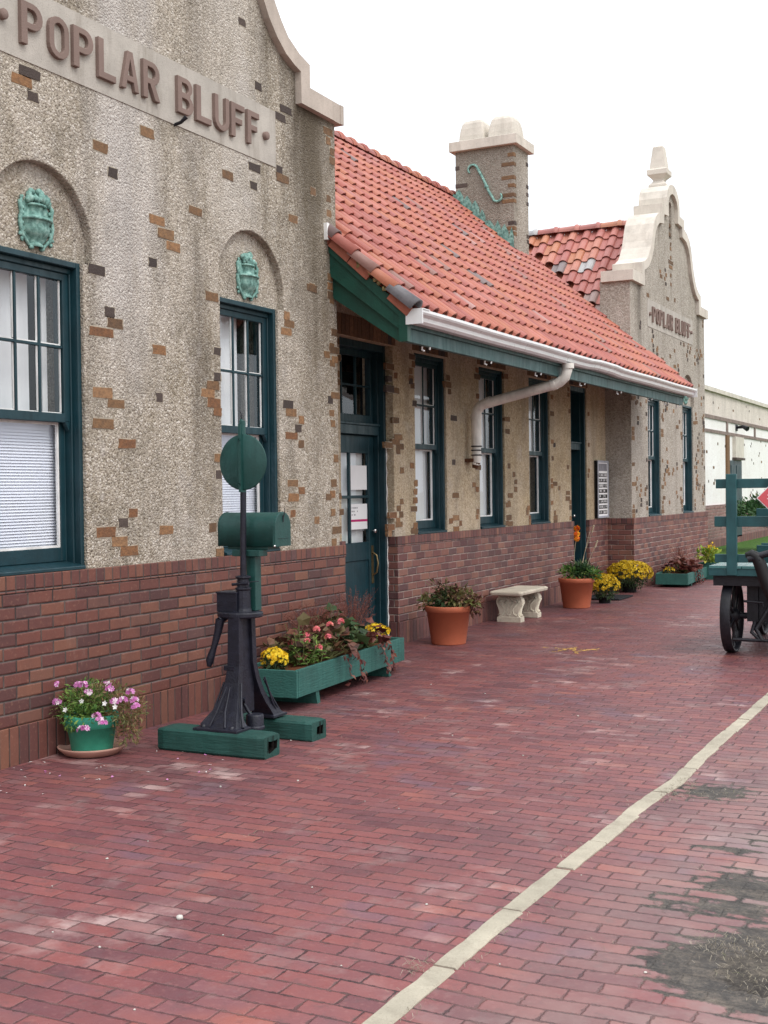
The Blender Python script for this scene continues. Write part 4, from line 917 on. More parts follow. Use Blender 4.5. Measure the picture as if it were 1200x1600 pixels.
def door(y0, y1, X, parent, papers, rev=0.085):
    """half-glazed door with a transom light, set back in the wall"""
    m = MB().mat('teal'); xa, xb = X - 0.30, X - rev
    m.box(xa, xb, y0, y0 + 0.045, 0, 3.0); m.box(xa, xb, y1 - 0.045, y1, 0, 3.0); m.box(xa, xb - .004, y0 + 0.045, y1 - 0.045, 2.93, 3.0)
    m.box(xa + .05, xb - 0.06, y0 + 0.045, y0 + 0.06, 0, 2.93); m.box(xa + .05, xb - 0.06, y1 - 0.06, y1 - 0.045, 0, 2.93)
    m.box(xa + .05, xb - 0.05, y0 + 0.06, y1 - 0.06, 2.10, 2.19); m.box(xa + .04, xb - 0.035, y0 + 0.06, y1 - 0.06, 2.19, 2.215)
    f = m.build('door', parent, bevel=0.004, segs=1)
    a, b = y0 + 0.062, y1 - 0.062; xo, xi = X - 0.20, X - 0.24
    tr_ = MB().mat('teal'); tr_.box(xi, xo, a, a + 0.05, 2.216, 2.93); tr_.box(xi, xo, b - 0.05, b, 2.216, 2.93); tr_.box(xi, xo, a + .05, b - .05, 2.216, 2.30); tr_.box(xi, xo, a + .05, b - .05, 2.87, 2.93)
    for i in (1, 2): c = a + .05 + (b - a - .1) * i / 3; tr_.box(xi + .01, xo - .004, c - .009, c + .009, 2.30, 2.87)
    tr_.box(xi + .012, xo - .006, a + .05, b - .05, 2.576, 2.594); tr_.build('transom', f, bevel=0.003, segs=1)
    lf = MB().mat('teal'); lf.box(xi, xo, a, a + 0.10, 0.02, 2.095); lf.box(xi, xo, b - 0.11, b, 0.02, 2.095)
    lf.box(xi, xo, a + .1, b - .11, 1.92, 2.095); lf.box(xi, xo, a + .1, b - .11, 0.86, 1.04); lf.box(xi, xo, a + .1, b - .11, 0.02, 0.22); lf.box(xi + .01, xo - .015, a + .1, b - .11, 0.22, 0.86)
    c = (a + b - 0.01) / 2; lf.box(xi + .006, xo - .003, c - .014, c + .014, 1.04, 1.92); lf.box(xi + .008, xo - .005, a + .1, b - .11, 1.475, 1.505)
    lf.build('door_leaf', f, bevel=0.004, segs=1)
    gl_ = MB().mat('glass'); gl_.add([(xi + .02, a + .1, 1.04), (xi + .02, b - .11, 1.04), (xi + .02, b - .11, 1.92), (xi + .02, a + .1, 1.92)], [(0, 1, 2, 3)])
    gl_.add([(xi + .02, a + .05, 2.3), (xi + .02, b - .05, 2.3), (xi + .02, b - .05, 2.87), (xi + .02, a + .05, 2.87)], [(0, 1, 2, 3)]); gl_.build('glass', f)
    bk = MB().mat('curtain' if papers else 'olive'); bk.box(xi - .05, xi - .04, a + .09, b - .1, 1.03, 1.93); bk.build('shade', f)
    hd = MB().mat('steel'); yk = b - 0.055
    hd.lathe([(0, 0.055), (0.02, 0.053), (0.028, 0.04), (0.022, 0.028), (0.011, 0.02), (0.011, 0.0)], (xo, yk, 1.145), 16, 'x')
    hd.build('door_knob', f); hd = MB()
    hd.mat('brass').box(xo, xo + .006, yk - .022, yk + .022, 0.62, 1.0); hd.tube([(xo + .005, yk, .93), (xo + .05, yk, .90), (xo + .065, yk, .82), (xo + .05, yk, .73), (xo + .005, yk, .70)], 0.009, 8)
    hd.build('handle', f)
    if papers:
        pp = MB().mat('paper'); xq = xi + .024
        pp.box(xq, xq + .001, c + .03, b - .125, 1.56, 1.80); pp.build('notice', f); pp = MB().mat('paper'); pp.box(xq, xq + .001, c + .03, b - .125, 1.17, 1.42)
        pp.mat('magenta').box(xq + .001, xq + .0014, c + .03, b - .125, 1.245, 1.268)
        pp.mat('ink')
        for i in range(3):
            z = 1.375 - i * .034
            for q in range(6):
                if rnd.random() < .8: pp.box(xq + .001, xq + .0014, c + .045 + q * .022, c + .045 + q * .022 + rnd.uniform(.008, .017), z, z + .014)
        pp.build('notice', f)
    return f
door(D1[0], D1[1], XR, STN, True)
door(D2[0], D2[1], XR, STN, False, 0.02)
cl = MB().mat('white'); pts = []
for i in range(40):
    z = 0.02 + i * 0.05; pts.append((XR - 0.085 + .004 * math.sin(i * 1.7), D1[1] - 0.006 + rnd.uniform(-.003, .003), z))
cl.tube(pts, [0.006 + rnd.uniform(-.002, .004) for _ in pts], 5); cl.build('caulk_line', STN)

# roofs ---------------------------------------------------------------
SL = math.atan(0.89); XE, ZE = 0.78, 3.03
Sv = Vector((-math.cos(SL), 0, math.sin(SL))); Nv = Vector((math.sin(SL), 0, math.cos(SL)))
XRIDGE = XE - 3.0 / 0.89; ZRIDGE = 6.03
def tile(m, o, U, S, N, p, L, lift, jit=True):
    prof = [(0.0, 0.004), (0.10, -0.010), (0.22, -0.014), (0.34, -0.010), (0.42, 0.004), (0.46, 0.030), (0.54, 0.046), (0.66, 0.056), (0.74, 0.058), (0.82, 0.053), (0.94, 0.034), (1.0, 0.006)]
    a = o + N * lift + U * rnd.uniform(-.003, .003) * jit; b = o + S * L + N * (lift * 0.12 + rnd.uniform(-.002, .003) * jit)
    lo = [a + U * (p * u) + N * h for u, h in prof]; hi = [b + U * (p * (u * 0.97 + 0.015)) + N * (h * 0.93) for u, h in prof]
    lip = [a + U * (p * u) + N * (h - 0.016 if h < .02 else h - 0.013) for u, h in prof]
    n = len(prof)
    m.add(lo + hi + lip, [(i, i + 1, n + i + 1, n + i) for i in range(n - 1)] + [(2 * n + i, 2 * n + i + 1, i + 1, i) for i in range(n - 1)] + [(2 * n + i + 1, 2 * n + i, n + i, n + i + 1) for i in range(n - 1)])
rf = MB().mat('tile'); P_, EXP = 0.192, 0.265
Y0, Y1 = 9.17, 18.80; ncol = int((Y1 - Y0) / P_); P_ = (Y1 - Y0) / ncol; nrow = 17
CHY0, CHY1, CHX0, CHX1 = 17.5, 18.12, -2.45, -1.5
for r in range(nrow):
    for c in range(ncol):
        o = Vector((XE, Y0 + c * P_, ZE)) + Sv * (r * EXP) + Nv * 0.0
        if r == 0: o = o - Sv * 0.03
        mx_ = o.x - 0.17
        if mx_ < 0.03 and (o.y + P_ * 0.35 < C1 + HW or o.y + P_ > C2 - HW + 0.05): continue
        tile(rf, o, Vector((0, 1, 0)), Sv, Nv, P_, EXP * 1.22, 0.030)
roof = rf.build('tiled_roof', STN)
rd = MB().mat('tile'); y = C1 + HW + 0.02                                                     # ridge caps
def ridgecap(m, a, b, lift=0.0):
    a = Vector(a); b = Vector(b); d = (b - a).normalized(); s_ = d.cross(Vector((0, 0, 1))).normalized(); ring = []
    for q, rr in ((0.0, 0.105), (0.10, 0.108), (0.12, 0.125), (0.2, 0.125), (0.22, 0.108), (1.0, 0.098)):
        ring.append([a + (b - a) * q + s_ * (rr * 1.1 * math.cos(math.pi * i / 8)) + Vector((0, 0, rr * math.sin(math.pi * i / 8) - 0.03 + lift)) for i in range(9)])
    n = 9; m.add([p for r_ in ring for p in r_], [(i * n + j, (i + 1) * n + j, (i + 1) * n + j + 1, i * n + j + 1) for i in range(5) for j in range(8)], True)
while y < C2 - HW:
    ridgecap(rd, (XRIDGE, y, ZRIDGE + 0.045), (XRIDGE, y + 0.36, ZRIDGE + 0.045)); y += 0.33
rd.build('ridge_cap', roof)
dk = MB().mat('terra_tile')                                                                    # boarding under the tiles
def deckslab(m, y0, y1, s0, s1, t0=-0.035, t1=-0.09):
    o = Vector((XE, y0, ZE)) + Sv * s0 + Nv * t1; m.obox(o, Vector((0, y1 - y0, 0)), Sv * (s1 - s0), Nv * (t0 - t1))
SRID = (XE - XRIDGE) / math.cos(SL)
deckslab(dk, 9.2, 18.78, 0.02, 1.05); deckslab(dk, C1 + HW + 0.001, C2 - HW - 0.001, 1.0505, SRID)
o = Vector((XRIDGE, C1 + HW + .001, ZRIDGE)); B = Vector((-math.cos(SL), 0, -math.sin(SL))); NB = Vector((-math.sin(SL), 0, math.cos(SL)))
dk.obox(o - NB * 0.09, Vector((0, C2 - C1 - 2 * HW - .002, 0)), B * 4.4, NB * 0.055)
dk.build('roof_deck', roof)
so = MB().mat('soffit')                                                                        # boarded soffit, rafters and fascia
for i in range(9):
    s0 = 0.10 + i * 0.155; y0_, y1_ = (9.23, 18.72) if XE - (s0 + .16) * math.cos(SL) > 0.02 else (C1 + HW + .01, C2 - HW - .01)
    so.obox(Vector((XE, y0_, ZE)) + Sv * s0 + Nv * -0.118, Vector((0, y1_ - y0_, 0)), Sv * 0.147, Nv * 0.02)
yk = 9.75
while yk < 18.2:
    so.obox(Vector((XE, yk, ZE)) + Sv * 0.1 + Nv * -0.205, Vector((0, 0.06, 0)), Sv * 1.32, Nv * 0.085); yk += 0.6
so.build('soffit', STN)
so = MB().mat('fascia').box(0.655, 0.70, 9.22, 18.74, 2.775, 2.965); so.box(0.701, 0.725, 9.215, 18.745, 2.885, 2.93)
so.build('eaves_board', STN, bevel=0.003, segs=1)
rb = MB().mat('rake')                                                                          # raking board at the open end
zt = lambda x: ZE + 0.89 * (XE - x) - 0.06
for y0_, x0_, dz, th in ((9.185, -0.03, 0.30, 0.045), (9.165, -0.03, 0.10, 0.02)):
    rb.add([(x, y, z) for y in (y0_, y0_ + th) for x, z in ((x0_, zt(x0_) - dz), (0.73, zt(0.73) - (dz if dz < .2 else 0.20)), (0.73, zt(0.73)), (x0_, zt(x0_)))],
           [(0, 1, 2, 3), (7, 6, 5, 4), (0, 4, 5, 1), (1, 5, 6, 2), (2, 6, 7, 3), (3, 7, 4, 0)])
rb.box(0.655, 0.732, 9.16, 9.214, 2.77, 3.0)
rb.mat('rake'); rb.add([(x, y, z) for y in (9.231, 9.25) for x, z in ((-.02, zt(-.02) - .48), (0.62, 2.78), (0.70, zt(.7) - .06), (-.02, zt(-.02) - .06))], [(0, 1, 2, 3), (7, 6, 5, 4), (0, 4, 5, 1), (1, 5, 6, 2), (2, 6, 7, 3), (3, 7, 4, 0)])
rb.build('rake_board', STN); rb = MB().mat('rake')
rb.add([(x, y, z) for y in (18.745, 18.78) for x, z in ((0.07, zt(.07) - .3), (0.70, zt(.70) - 0.22), (0.70, zt(.70)), (0.07, zt(.07)))], [(0, 1, 2, 3), (7, 6, 5, 4), (0, 4, 5, 1), (1, 5, 6, 2), (2, 6, 7, 3), (3, 7, 4, 0)])
rb.build('rake_board', STN)
rk = MB()                                                                                      # barrel tiles and bedding down the raking edge
for i in range(5):
    s0 = -0.02 + i * 0.245; rk.mat('tile' if i else 'tile_grey')
    a = Vector((XE, 9.16, ZE)) + Sv * s0 + Nv * 0.022; b = a + Sv * 0.29 - Nv * 0.02
    ring = []
    for p_, r_ in ((a, 0.064 if i else 0.082), (b, 0.056 if i else 0.070)):
        ring.append([p_ + Vector((0, 1, 0)) * (-r_ * math.cos(math.pi * (j / 10) * 1.15 - 0.25)) + Nv * (r_ * math.sin(math.pi * (j / 10) * 1.15 - 0.25)) for j in range(11)])
    rin = [[q - (q - p_).normalized() * 0.014 for q in rg] for rg, p_ in zip(ring, (a, b))]
    vs = ring[0] + ring[1] + rin[0] + rin[1]
    rk.add(vs, [(j, j + 1, 12 + j, 11 + j) for j in range(10)] + [(23 + j, 22 + j, 33 + j, 34 + j) for j in range(10)] + [(22 + j, 23 + j, j + 1, j) for j in range(10)], True)
    rk.mat('terra_tile')
    if i != 1: rk.obox(Vector((XE, 9.145, ZE)) + Sv * (s0 + 0.02) + Nv * -0.075, Vector((0, 0.02, 0)), Sv * 0.235, Nv * 0.08)
rk.mat('lichen')
for i in range(14):
    s0 = 0.22 + rnd.uniform(0, 0.45); rk.blob(Vector((XE, 9.15, ZE)) + Sv * s0 + Nv * rnd.uniform(-.03, .03), rnd.uniform(0.015, 0.03), (1, .8, 1), 6, 4, 0.8)
rk.mat('white'); rk.box(-0.02, 0.03, 9.09, 9.13, 3.66, 3.80)
rk.build('raking_tile', roof)
# gutter
gp_ = [(0.728, 3.02), (0.73, 2.915), (0.80, 2.915), (0.822, 2.935), (0.828, 2.965), (0.858, 2.985), (0.868, 3.0), (0.868, 3.022), (0.858, 3.022), (0.856, 3.006), (0.82, 2.978), (0.812, 2.94), (0.795, 2.926), (0.738, 2.926), (0.736, 3.02)]
gu = MB().mat('gutter'); secs = []
for i in range(31):
    yq = 9.17 + (18.93 - 9.17) * i / 30; sag = 0.002 * math.sin(i * 0.9) + (0.012 if 15 <= i <= 17 else 0); secs.append([(x, yq, z + sag) for x, z in gp_])
gu.loft(secs, cap=False)
gu.box(0.72, 0.872, 9.155, 9.168, 2.905, 3.03); gu.box(0.72, 0.872, 18.932, 18.945, 2.905, 3.03); gu.box(0.718, 0.875, 9.168, 9.30, 3.0225, 3.03)
GUT = gu.build('gutter', STN)
dp = MB().mat('pipe'); yp = 13.05
pts = [(0.79, yp, 2.915), (0.79, yp, 2.85), (0.765, yp, 2.77), (0.70, yp, 2.715), (0.6, yp, 2.685)] + [(0.6 - 0.78 * t, yp - 0.02 * t, 2.685 - 0.17 * t) for t in (0.25, 0.5, 0.75, 1.0)] + [(-0.235, yp - .02, 2.49), (-0.275, yp - .02, 2.44), (-0.285, yp - .02, 2.37), (-0.285, yp - .02, 2.04)]
dp.tube(pts, 0.058, 16); 
dp.tube([(0.80, yp, 2.915), (0.80, yp, 2.86)], 0.066, 16); dp.tube([(0.66, yp, 2.703), (0.61, yp, 2.687)], 0.064, 16); dp.tube([(-0.284, yp - .02, 2.40), (-0.285, yp - .02, 2.34)], 0.064, 16); dp.tube([(-0.15, yp - .02, 2.525), (-0.10, yp - .02, 2.535)], 0.064, 16)
dp.mat('iron_b')
for z in (2.03, 1.985, 1.93): dp.tube([(-0.285, yp - .02, z + .014), (-0.285, yp - .02, z)], 0.063, 16)
dp.mat('pipe'); dp.tube([(-0.285, yp - .02, 2.04), (-0.285, yp - .02, 1.90), (-0.30, yp - .02, 1.83)], [0.052, 0.055, 0.045], 14)
dp.mat('rust'); dp.tube([(-0.29, yp - .02, 1.86), (-0.31, yp - .02, 1.79)], [0.05, 0.03], 10); dp.box(-0.40, -0.30, yp - .1, yp + .06, 1.86, 1.90)
dp.build('downpipe', GUT)
for yq in (9.6, 11.0, 12.4, 13.9, 15.4, 16.9, 17.8, 18.5):
    cb = MB().mat('gutter'); cb.tube([(0.66, yq, 2.775), (0.655, yq, 2.745), (0.67, yq + .02, 2.735)], 0.008, 6); cb.build('eaves_clip', STN); cb = MB().mat('gutter'); cb.tube([(0.69, yq + .09, 2.775), (0.685, yq + .09, 2.752)], 0.008, 6)
    cb.build('eaves_clip', STN)

# cross roof of the far pavilion, with larger mottled tiles
PS = math.atan(1.03); S2 = Vector((0, math.cos(PS), math.sin(PS))); N2 = Vector((0, -math.sin(PS), math.cos(PS))); U2 = Vector((1, 0, 0))
cr_ = MB().mat('tile_b'); pw2 = 0.25; ex2 = 0.30
for c in range(23):
    for r in range(13):
        s0 = r * ex2
        o = Vector((-6.1 + c * pw2, C2 - 13 * ex2 * math.cos(PS), 6.0 - 13 * ex2 * math.sin(PS))) + S2 * s0
        if o.x + pw2 > -0.40: continue
        main_z = ZE + 0.89 * (XE - o.x) if o.x > XRIDGE else ZRIDGE - 0.89 * (XRIDGE - o.x)
        if (o + S2 * 0.2).z < main_z - 0.12: continue
        tile(cr_, o, U2, S2, N2, pw2, ex2 * 1.2, 0.035)
cr_.build('cross_roof', STN)
rg = MB().mat('tile_b'); x = -0.42
while x > -6.2: ridgecap(rg, (x, C2, 6.05), (x - 0.42, C2, 6.05)); x -= 0.38
rg.mat('terra_tile')
rg.build('cross_ridge', STN)
for s_, CC_, zz_ in ((-1, C2, 6.0), (1, C2, 6.0), (-1, C1, 5.9), (1, C1, 5.9)):
    rg = MB().mat('terra_tile'); S3 = Vector((0, s_ * math.cos(PS), -math.sin(PS))); N3 = Vector((0, s_ * math.sin(PS), math.cos(PS)))
    rg.obox(Vector((-6.3, CC_, zz_)) - N3 * 0.10, Vector((5.86, 0, 0)), S3 * 3.62, N3 * 0.06); rg.build('roof_slope', STN)
fl = MB().mat('copper')                                                                        # copper flashing at the valley
fl.obox((-0.462, C2 - HW - 0.02, 3.72), (0.44, 0, -0.02), (0, 0.02, 0), (0, 0, 0.12)); 
x = CHX0
while x < CHX1 - .03:
    w_ = rnd.uniform(.10, .16); x1 = min(x + w_, CHX1); z0_ = ZE + 0.89 * (XE - x); z1_ = ZE + 0.89 * (XE - x1); t_ = rnd.uniform(.22, .36)
    fl.add([(x, CHY0 - .012, z0_ - .02), (x1, CHY0 - .012, z1_ - .02), (x1 - .01, CHY0 - .014, z1_ + t_ * .8), (x + w_ * .45, CHY0 - .016, z1_ + t_ + .06), (x + .01, CHY0 - .012, z0_ + t_ * .62)], [(0, 1, 2, 3, 4)]); x = x1 - .01
fl.obox((CHX0 - .05, CHY0 - .05, ZE + 0.89 * (XE - CHX0) + .0), (0.10, 0, -0.06), (0.0, 0.09, 0), (0.03, 0, 0.16))
fl.build('copper_flashing', STN)

# chimney
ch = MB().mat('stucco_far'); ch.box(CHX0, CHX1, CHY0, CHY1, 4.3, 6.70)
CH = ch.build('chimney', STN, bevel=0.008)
qm = MB(); qm.mats = ['in_o', 'in_b', 'in_d']
for z in (6.52, 6.38, 6.18, 6.06, 5.92, 5.83, 5.5, 5.42, 5.34, 5.1):
    qm.mat('in_b' if rnd.random() < .7 else 'in_d'); L = rnd.choice((0.1, 0.2, 0.2)); qm.box(CHX1 - L, CHX1 + .005, CHY0 - .004, CHY0 + .09, z, z + .062)
    qm.mat('in_d')
    if rnd.random() < .7: q = z - .03; qm.box(CHX1 - .1, CHX1 + .0052, CHY1 - .1, CHY1 + .004, q, q + .062)
for z, L in ((6.42, .07), (6.15, .2)): qm.mat('in_d').box(CHX0 - .004, CHX0 + L, CHY0 - .005, CHY0 + .1, z, z + .065)
t = qm.build('tmp_q'); bm_join(CH, t)
cc = MB().mat('stone'); cc.box(CHX0 - .075, CHX1 + .075, CHY0 - .075, CHY1 + .075, 6.695, 6.84); cc.build('chimney_cap', CH, bevel=0.006)
for i in range(2):
    cx = CHX0 + 0.235 + i * 0.48; cyy = (CHY0 + CHY1) / 2; hp = MB().mat('stone'); secs = []
    for z, h in ((6.841, .215), (6.86, .21), (6.95, .205), (7.06, .19), (7.14, .17), (7.19, .14), (7.205, .10)):
        secs.append([(cx + sx * h, cyy + sy * h * 1.15, z) for sx, sy in ((-1, -1), (1, -1), (1, 1), (-1, 1))])
    hp.loft(secs); hp.build('chimney_pot', CH, bevel=0.03, segs=3)
sc_ = MB().mat('copper'); xs = CHX0 + 0.28; zs = 6.42; yq = CHY0 - 0.02                         # S-shaped wall tie
def spir(cx, cz, r0, a0, a1, n=14): return [(cx + (r0 * (1 - .45 * i / n)) * math.cos(a0 + (a1 - a0) * i / n), yq, cz + (r0 * (1 - .45 * i / n)) * math.sin(a0 + (a1 - a0) * i / n)) for i in range(n + 1)]
pts = spir(xs, zs - .03, .09, R(20), R(230))[::-1] + [(xs + .16, yq, zs - .14), (xs + .21, yq, zs - .24), (xs + .27, yq, zs - .38), (xs + .33, yq, zs - .48)] + spir(xs + .42, zs - .47, .09, R(220), R(400))
sc_.tube(pts, [0.012 + 0.009 * math.sin(math.pi * i / (len(pts) - 1)) for i in range(len(pts))], 8); sc_.blob((xs + .24, yq - .01, zs - .31), .03, (1.2, .8, 1)); sc_.build('scroll_tie', CH)
hk = MB().mat('iron_b'); hk.tube([(-.02, 7.02, 4.085), (0.05, 7.03, 4.10), (0.09, 7.04, 4.135)], [0.012, 0.012, 0.016], 8); hk.build('iron_hook', STN)

# ------------------------------------------------------------------ far annex
AX = thing('annex_building', (-1.45, 30, 0), 'long low whitewashed wing beyond the far gable with brown trim bands', 'building')
m = MB().mat('stucco_white'); m.box(-9, -1.45, 24.2, 60, 1.0, 3.86)
A_ = m.build('wall', AX)
m = MB().mat('stucco_band'); m.box(-9.01, -1.447, 24.19, 60.01, 3.245, 3.858); m.build('upper_band', AX)
rows = []
for _ in range(130):
    y = rnd.uniform(26, 50); z = rnd.uniform(1.15, 3.8); rows.append((y, z, rnd.choice(('Hd', 'Hb', 'Sb'))))
    if rnd.random() < .4: rows.append((y + .1, z + .075, 'Hd'))
add_inlays(A_, [r_ for r_ in rows if not (2.85 < r_[1] < 3.33)], -1.45)
m = MB().mat('stone'); m.box(-9.1, -1.38, 24.1, 60.1, 3.86, 3.96); m.build('coping', A_)
m = MB().mat('trim_brown'); m.box(-1.46, -1.42, 24.3, 59, 3.20, 3.29); m.box(-1.46, -1.425, 24.3, 59, 2.86, 2.94)
for y in (29.0, 32.4, 36.2, 39.5, 43): m.box(-1.455, -1.422, y, y + .16, 2.94, 3.20)
m.build('trim_band', AX)
m = MB().mat('soldier_b').box(-8.9, -1.40, 24.21, 59.9, -0.05, 0.24); m.mat('brick_annex').box(-8.9, -1.412, 24.212, 59.9, .2401, 1.0); m.mat('brick_annex').box(-8.9, -1.405, 24.215, 59.9, 1.0002, 1.09); m.build('brick_wainscot', AX)
m = MB().mat('in_b'); m.box(-1.5, -1.40, 32.3, 32.62, 1.1, 2.855); m.mat('stone'); m.box(-1.5, -1.36, 33.2, 34.3, 2.3, 2.85); m.mat('in_d').box(-1.5, -1.34, 33.15, 34.35, 2.24, 2.30)
m.build('pilaster', AX)
m = MB().mat('teal'); m.box(-1.5, -1.415, 32.7, 34.25, 0.06, 2.22); m.box(-1.43, -1.40, 32.8, 33.4, 0.2, 2.1); m.box(-1.43, -1.40, 33.5, 34.15, 0.2, 2.1); m.build('door', AX, bevel=0.005)
m = MB().mat('iron_b'); m.tube([(-1.44, 33.7, 3.1), (-1.25, 33.6, 3.12), (-1.12, 33.5, 3.05)], [.03, .05, .07], 8); m.box(-1.46, -1.42, 33.6, 33.8, 3.02, 3.18); m.build('wall_lamp', AX)

# ------------------------------------------------------------------ foliage helpers
def rv(s_=1.0): return Vector((rnd.gauss(0, s_), rnd.gauss(0, s_), rnd.gauss(0, s_)))
def clump(m, c, r, n, L, W, upw=0.5, shell=0.35, fold=.25, droop=.3):
    """leaves through an ellipsoid, pointing outward"""
    c = Vector(c)
    for _ in range(n):
        d = rv().normalized(); q = shell + (1 - shell) * rnd.random() ** 0.6; g = 1 + 0.35 * noise.noise(d * 2.2 + c * 3)
        p = c + Vector((d.x * r[0], d.y * r[1], d.z * r[2])) * q * g
        dd = (d + Vector((0, 0, upw)) + rv(0.45)).normalized()
        m.leaf(p, dd, (Vector((0, 0, 1)) + rv(0.5)).normalized(), L * rnd.uniform(.6, 1.3), W * rnd.uniform(.6, 1.3), fold, droop)
def stems(m, base, tips, r=0.004):
    for t in tips:
        b = Vector(base) + Vector((rnd.uniform(-.02, .02), rnd.uniform(-.02, .02), 0)); t = Vector(t); mid = (b + t) / 2 + Vector((0, 0, (t - b).length * .12))
        m.tube([b, mid, t], [r, r * .8, r * .5], 5, False)

def flower_pot(m, c, rt, rb, h, rimh=0.05, thick=0.012):
    x, y, z = c
    m.lathe([(0, z + .004), (rb, z), (rb + .004, z + .008), (rt - .014, z + h - rimh), (rt - .012, z + h - rimh), (rt, z + h - rimh + .004), (rt + .004, z + h - .008), (rt, z + h), (rt - thick, z + h), (rt - thick - .006, z + h - .03)], (x, y, 0), 40)

# green plastic pot of pink flowers
px_, py_ = 0.225, 5.80
t = thing('potted_plant', (px_, py_, 0), 'jade green plastic pot of straggly pink and white flowers by near wall', 'potted plant', 'potted plants')
m = MB().mat('potgreen'); flower_pot(m, (px_, py_, .022), .158, .118, .215, .075); P0 = m.build('pot', t)
m = MB().mat('soil'); m.lathe([(0, .215), (.148, .212)], (px_, py_, 0), 24); m.build('soil', t)
m = MB().mat('leaf_dry')
for cx, cy, cz, r_, n, mt in ((-.02, 0, .30, (.17, .15, .09), 520, 'leaf'), (-.17, -.03, .27, (.13, .12, .08), 330, 'leaf_dry'), (.20, .06, .26, (.15, .13, .11), 560, 'leaf_dry'), (.02, -.10, .25, (.16, .08, .05), 380, 'leaf'), (.05, .05, .36, (.22, .16, .06), 330, 'leaf_dry'), (-.10, .05, .36, (.12, .12, .07), 200, 'leaf'), (.24, .05, .15, (.08, .08, .09), 240, 'leaf_dry'), (-.30, -.04, .24, (.10, .08, .06), 240, 'leaf_dry'), (.0, -.06, .33, (.2, .1, .05), 260, 'leaf')):
    m.mat(mt); clump(m, (px_ + cx, py_ + cy, cz), r_, n, .034, .010, .3, .1)
m.mat('leaf'); clump(m, (px_ - .02, py_ - .165, .20), (.05, .02, .04), 60, .03, .013, -.4, .1)
m.mat('stem')
tips = [(px_ + rnd.uniform(-.3, .34), py_ + rnd.uniform(-.15, .15), rnd.uniform(.22, .43)) for _ in range(60)]; stems(m, (px_, py_, .22), tips, .0025)
m.build('foliage', t)
heads = [(-.36, -.06, .27), (-.39, -.05, .235), (-.34, -.08, .33), (-.20, -.08, .41), (-.215, -.09, .355), (-.145, -.13, .315), (-.31, -.06, .29), (-.30, -.07, .245), (-.05, -.05, .41), (0.0, -.06, .415), (.05, -.08, .375), (.16, -.02, .395), (.30, .0, .385), (.22, -.05, .33), (.26, -.02, .335), (.335, 0, .30), (.16, -.14, .255), (.19, -.15, .235), (.215, -.15, .22), (.12, -.19, .185), (.09, -.19, .18), (-.27, -.05, .31), (.30, .03, .33), (.06, .08, .40)]
for hx, hy, hz in heads:
    m = MB().mat('petal_pink')
    for _ in range(13):
        d = rv().normalized(); d.z = abs(d.z) * .8; d.y -= .3
        m.flower(Vector((px_ + hx, py_ + hy, hz)) + d * .022, d, .0150, 5)
    m.build('flower_head', t)
for hx, hy, hz in ((-.225, -.13, .305), (.185, -.10, .325), (-.06, -.16, .28), (.245, -.08, .305), (.03, -.12, .33)): m = MB().mat('petal_white'); m.flower(Vector((px_ + hx, py_ + hy, hz)), Vector((.3, -1, .35)), .018, 5); m.build('flower_head', t)
m = MB().mat('saucer'); m.lathe([(0, .006), (.15, .006), (.155, .0), (.165, .0), (.198, .034), (.204, .044), (.198, .047), (.188, .040), (.165, .014), (.0, .012)], (px_, py_, 0.004), 48)
tag(m.build('plant_saucer'), 'pinkish clay saucer under the jade green flower pot', 'saucer')

# switch stand on two short ties
SX, SY = 0.940, 6.375
t = thing('switch_stand', (SX, SY, 0), 'old black railway switch stand with round green target on two green ties', 'switch stand')
def tie(x0, x1, y0, y1, h, hole):
    m = MB().mat('tie_green'); nseg = 16; secs = []
    for i in range(nseg + 1):
        x = x0 + (x1 - x0) * i / nseg; q = lambda a: a + 0.007 * noise.noise(Vector((x * 9, a * 31, 2)))
        e = .008 if i in (0, nseg) else 0
        secs.append([(x, q(y0) + .012 + e, 0.0), (x, q(y0) + e, .014), (x, q(y0 + .001) + e, h - .014), (x, y0 + .013 + e, h - e + .004 * noise.noise(Vector((x * 12, 1, 1)))), (x, y1 - .013 - e, h - e + .004 * noise.noise(Vector((x * 12, 5, 1)))), (x, q(y1) - e, h - .014), (x, q(y1) - e, .014), (x, y1 - .012 - e, 0)])
    m.loft(secs, False, False); m.add(secs[0], [tuple(range(8))[::-1]])
    end = [Vector(p) for p in secs[-1]]; c = sum(end, Vector()) / 8 + Vector((0, hole[0], hole[1])); ring = []
    for i, p in enumerate(end): ring.append(c + (p - c) * (hole[2] * rnd.uniform(.65, 1.25)) * 1.0)
    m.add(end + ring, [(i, (i + 1) % 8, 8 + (i + 1) % 8, 8 + i) for i in range(8)])
    m.mat('cavity'); inn = [p + Vector((-.09, 0, 0)) for p in ring]; m.add(ring + inn, [(i, (i + 1) % 8, 8 + (i + 1) % 8, 8 + i) for i in range(8)] + [tuple(8 + i for i in range(8))])
    m.mat('cavity')
    for q in range(3):
        a = rnd.uniform(.15, .85); m.add([(x1 + .0015, y0 + (y1 - y0) * a, h * .2), (x1 + .0015, y0 + (y1 - y0) * a + .008, h * .4), (x1 + .0015, y0 + (y1 - y0) * (a + .05), h * .9), (x1 + .0015, y0 + (y1 - y0) * (a + .03), h * .95)], [(0, 1, 2, 3)])
    return m
tie(.53, 1.29, 6.03, 6.215, .135, (.03, .005, .5)).build('timber_tie', t); tie(.56, 1.29, 6.575, 6.77, .125, (.01, .01, .42)).build('timber_tie', t)
def rc(cx, cy, z, wx, wy): return [(cx - wx, cy - wy, z), (cx + wx, cy - wy, z), (cx + wx, cy + wy, z), (cx - wx, cy + wy, z)]
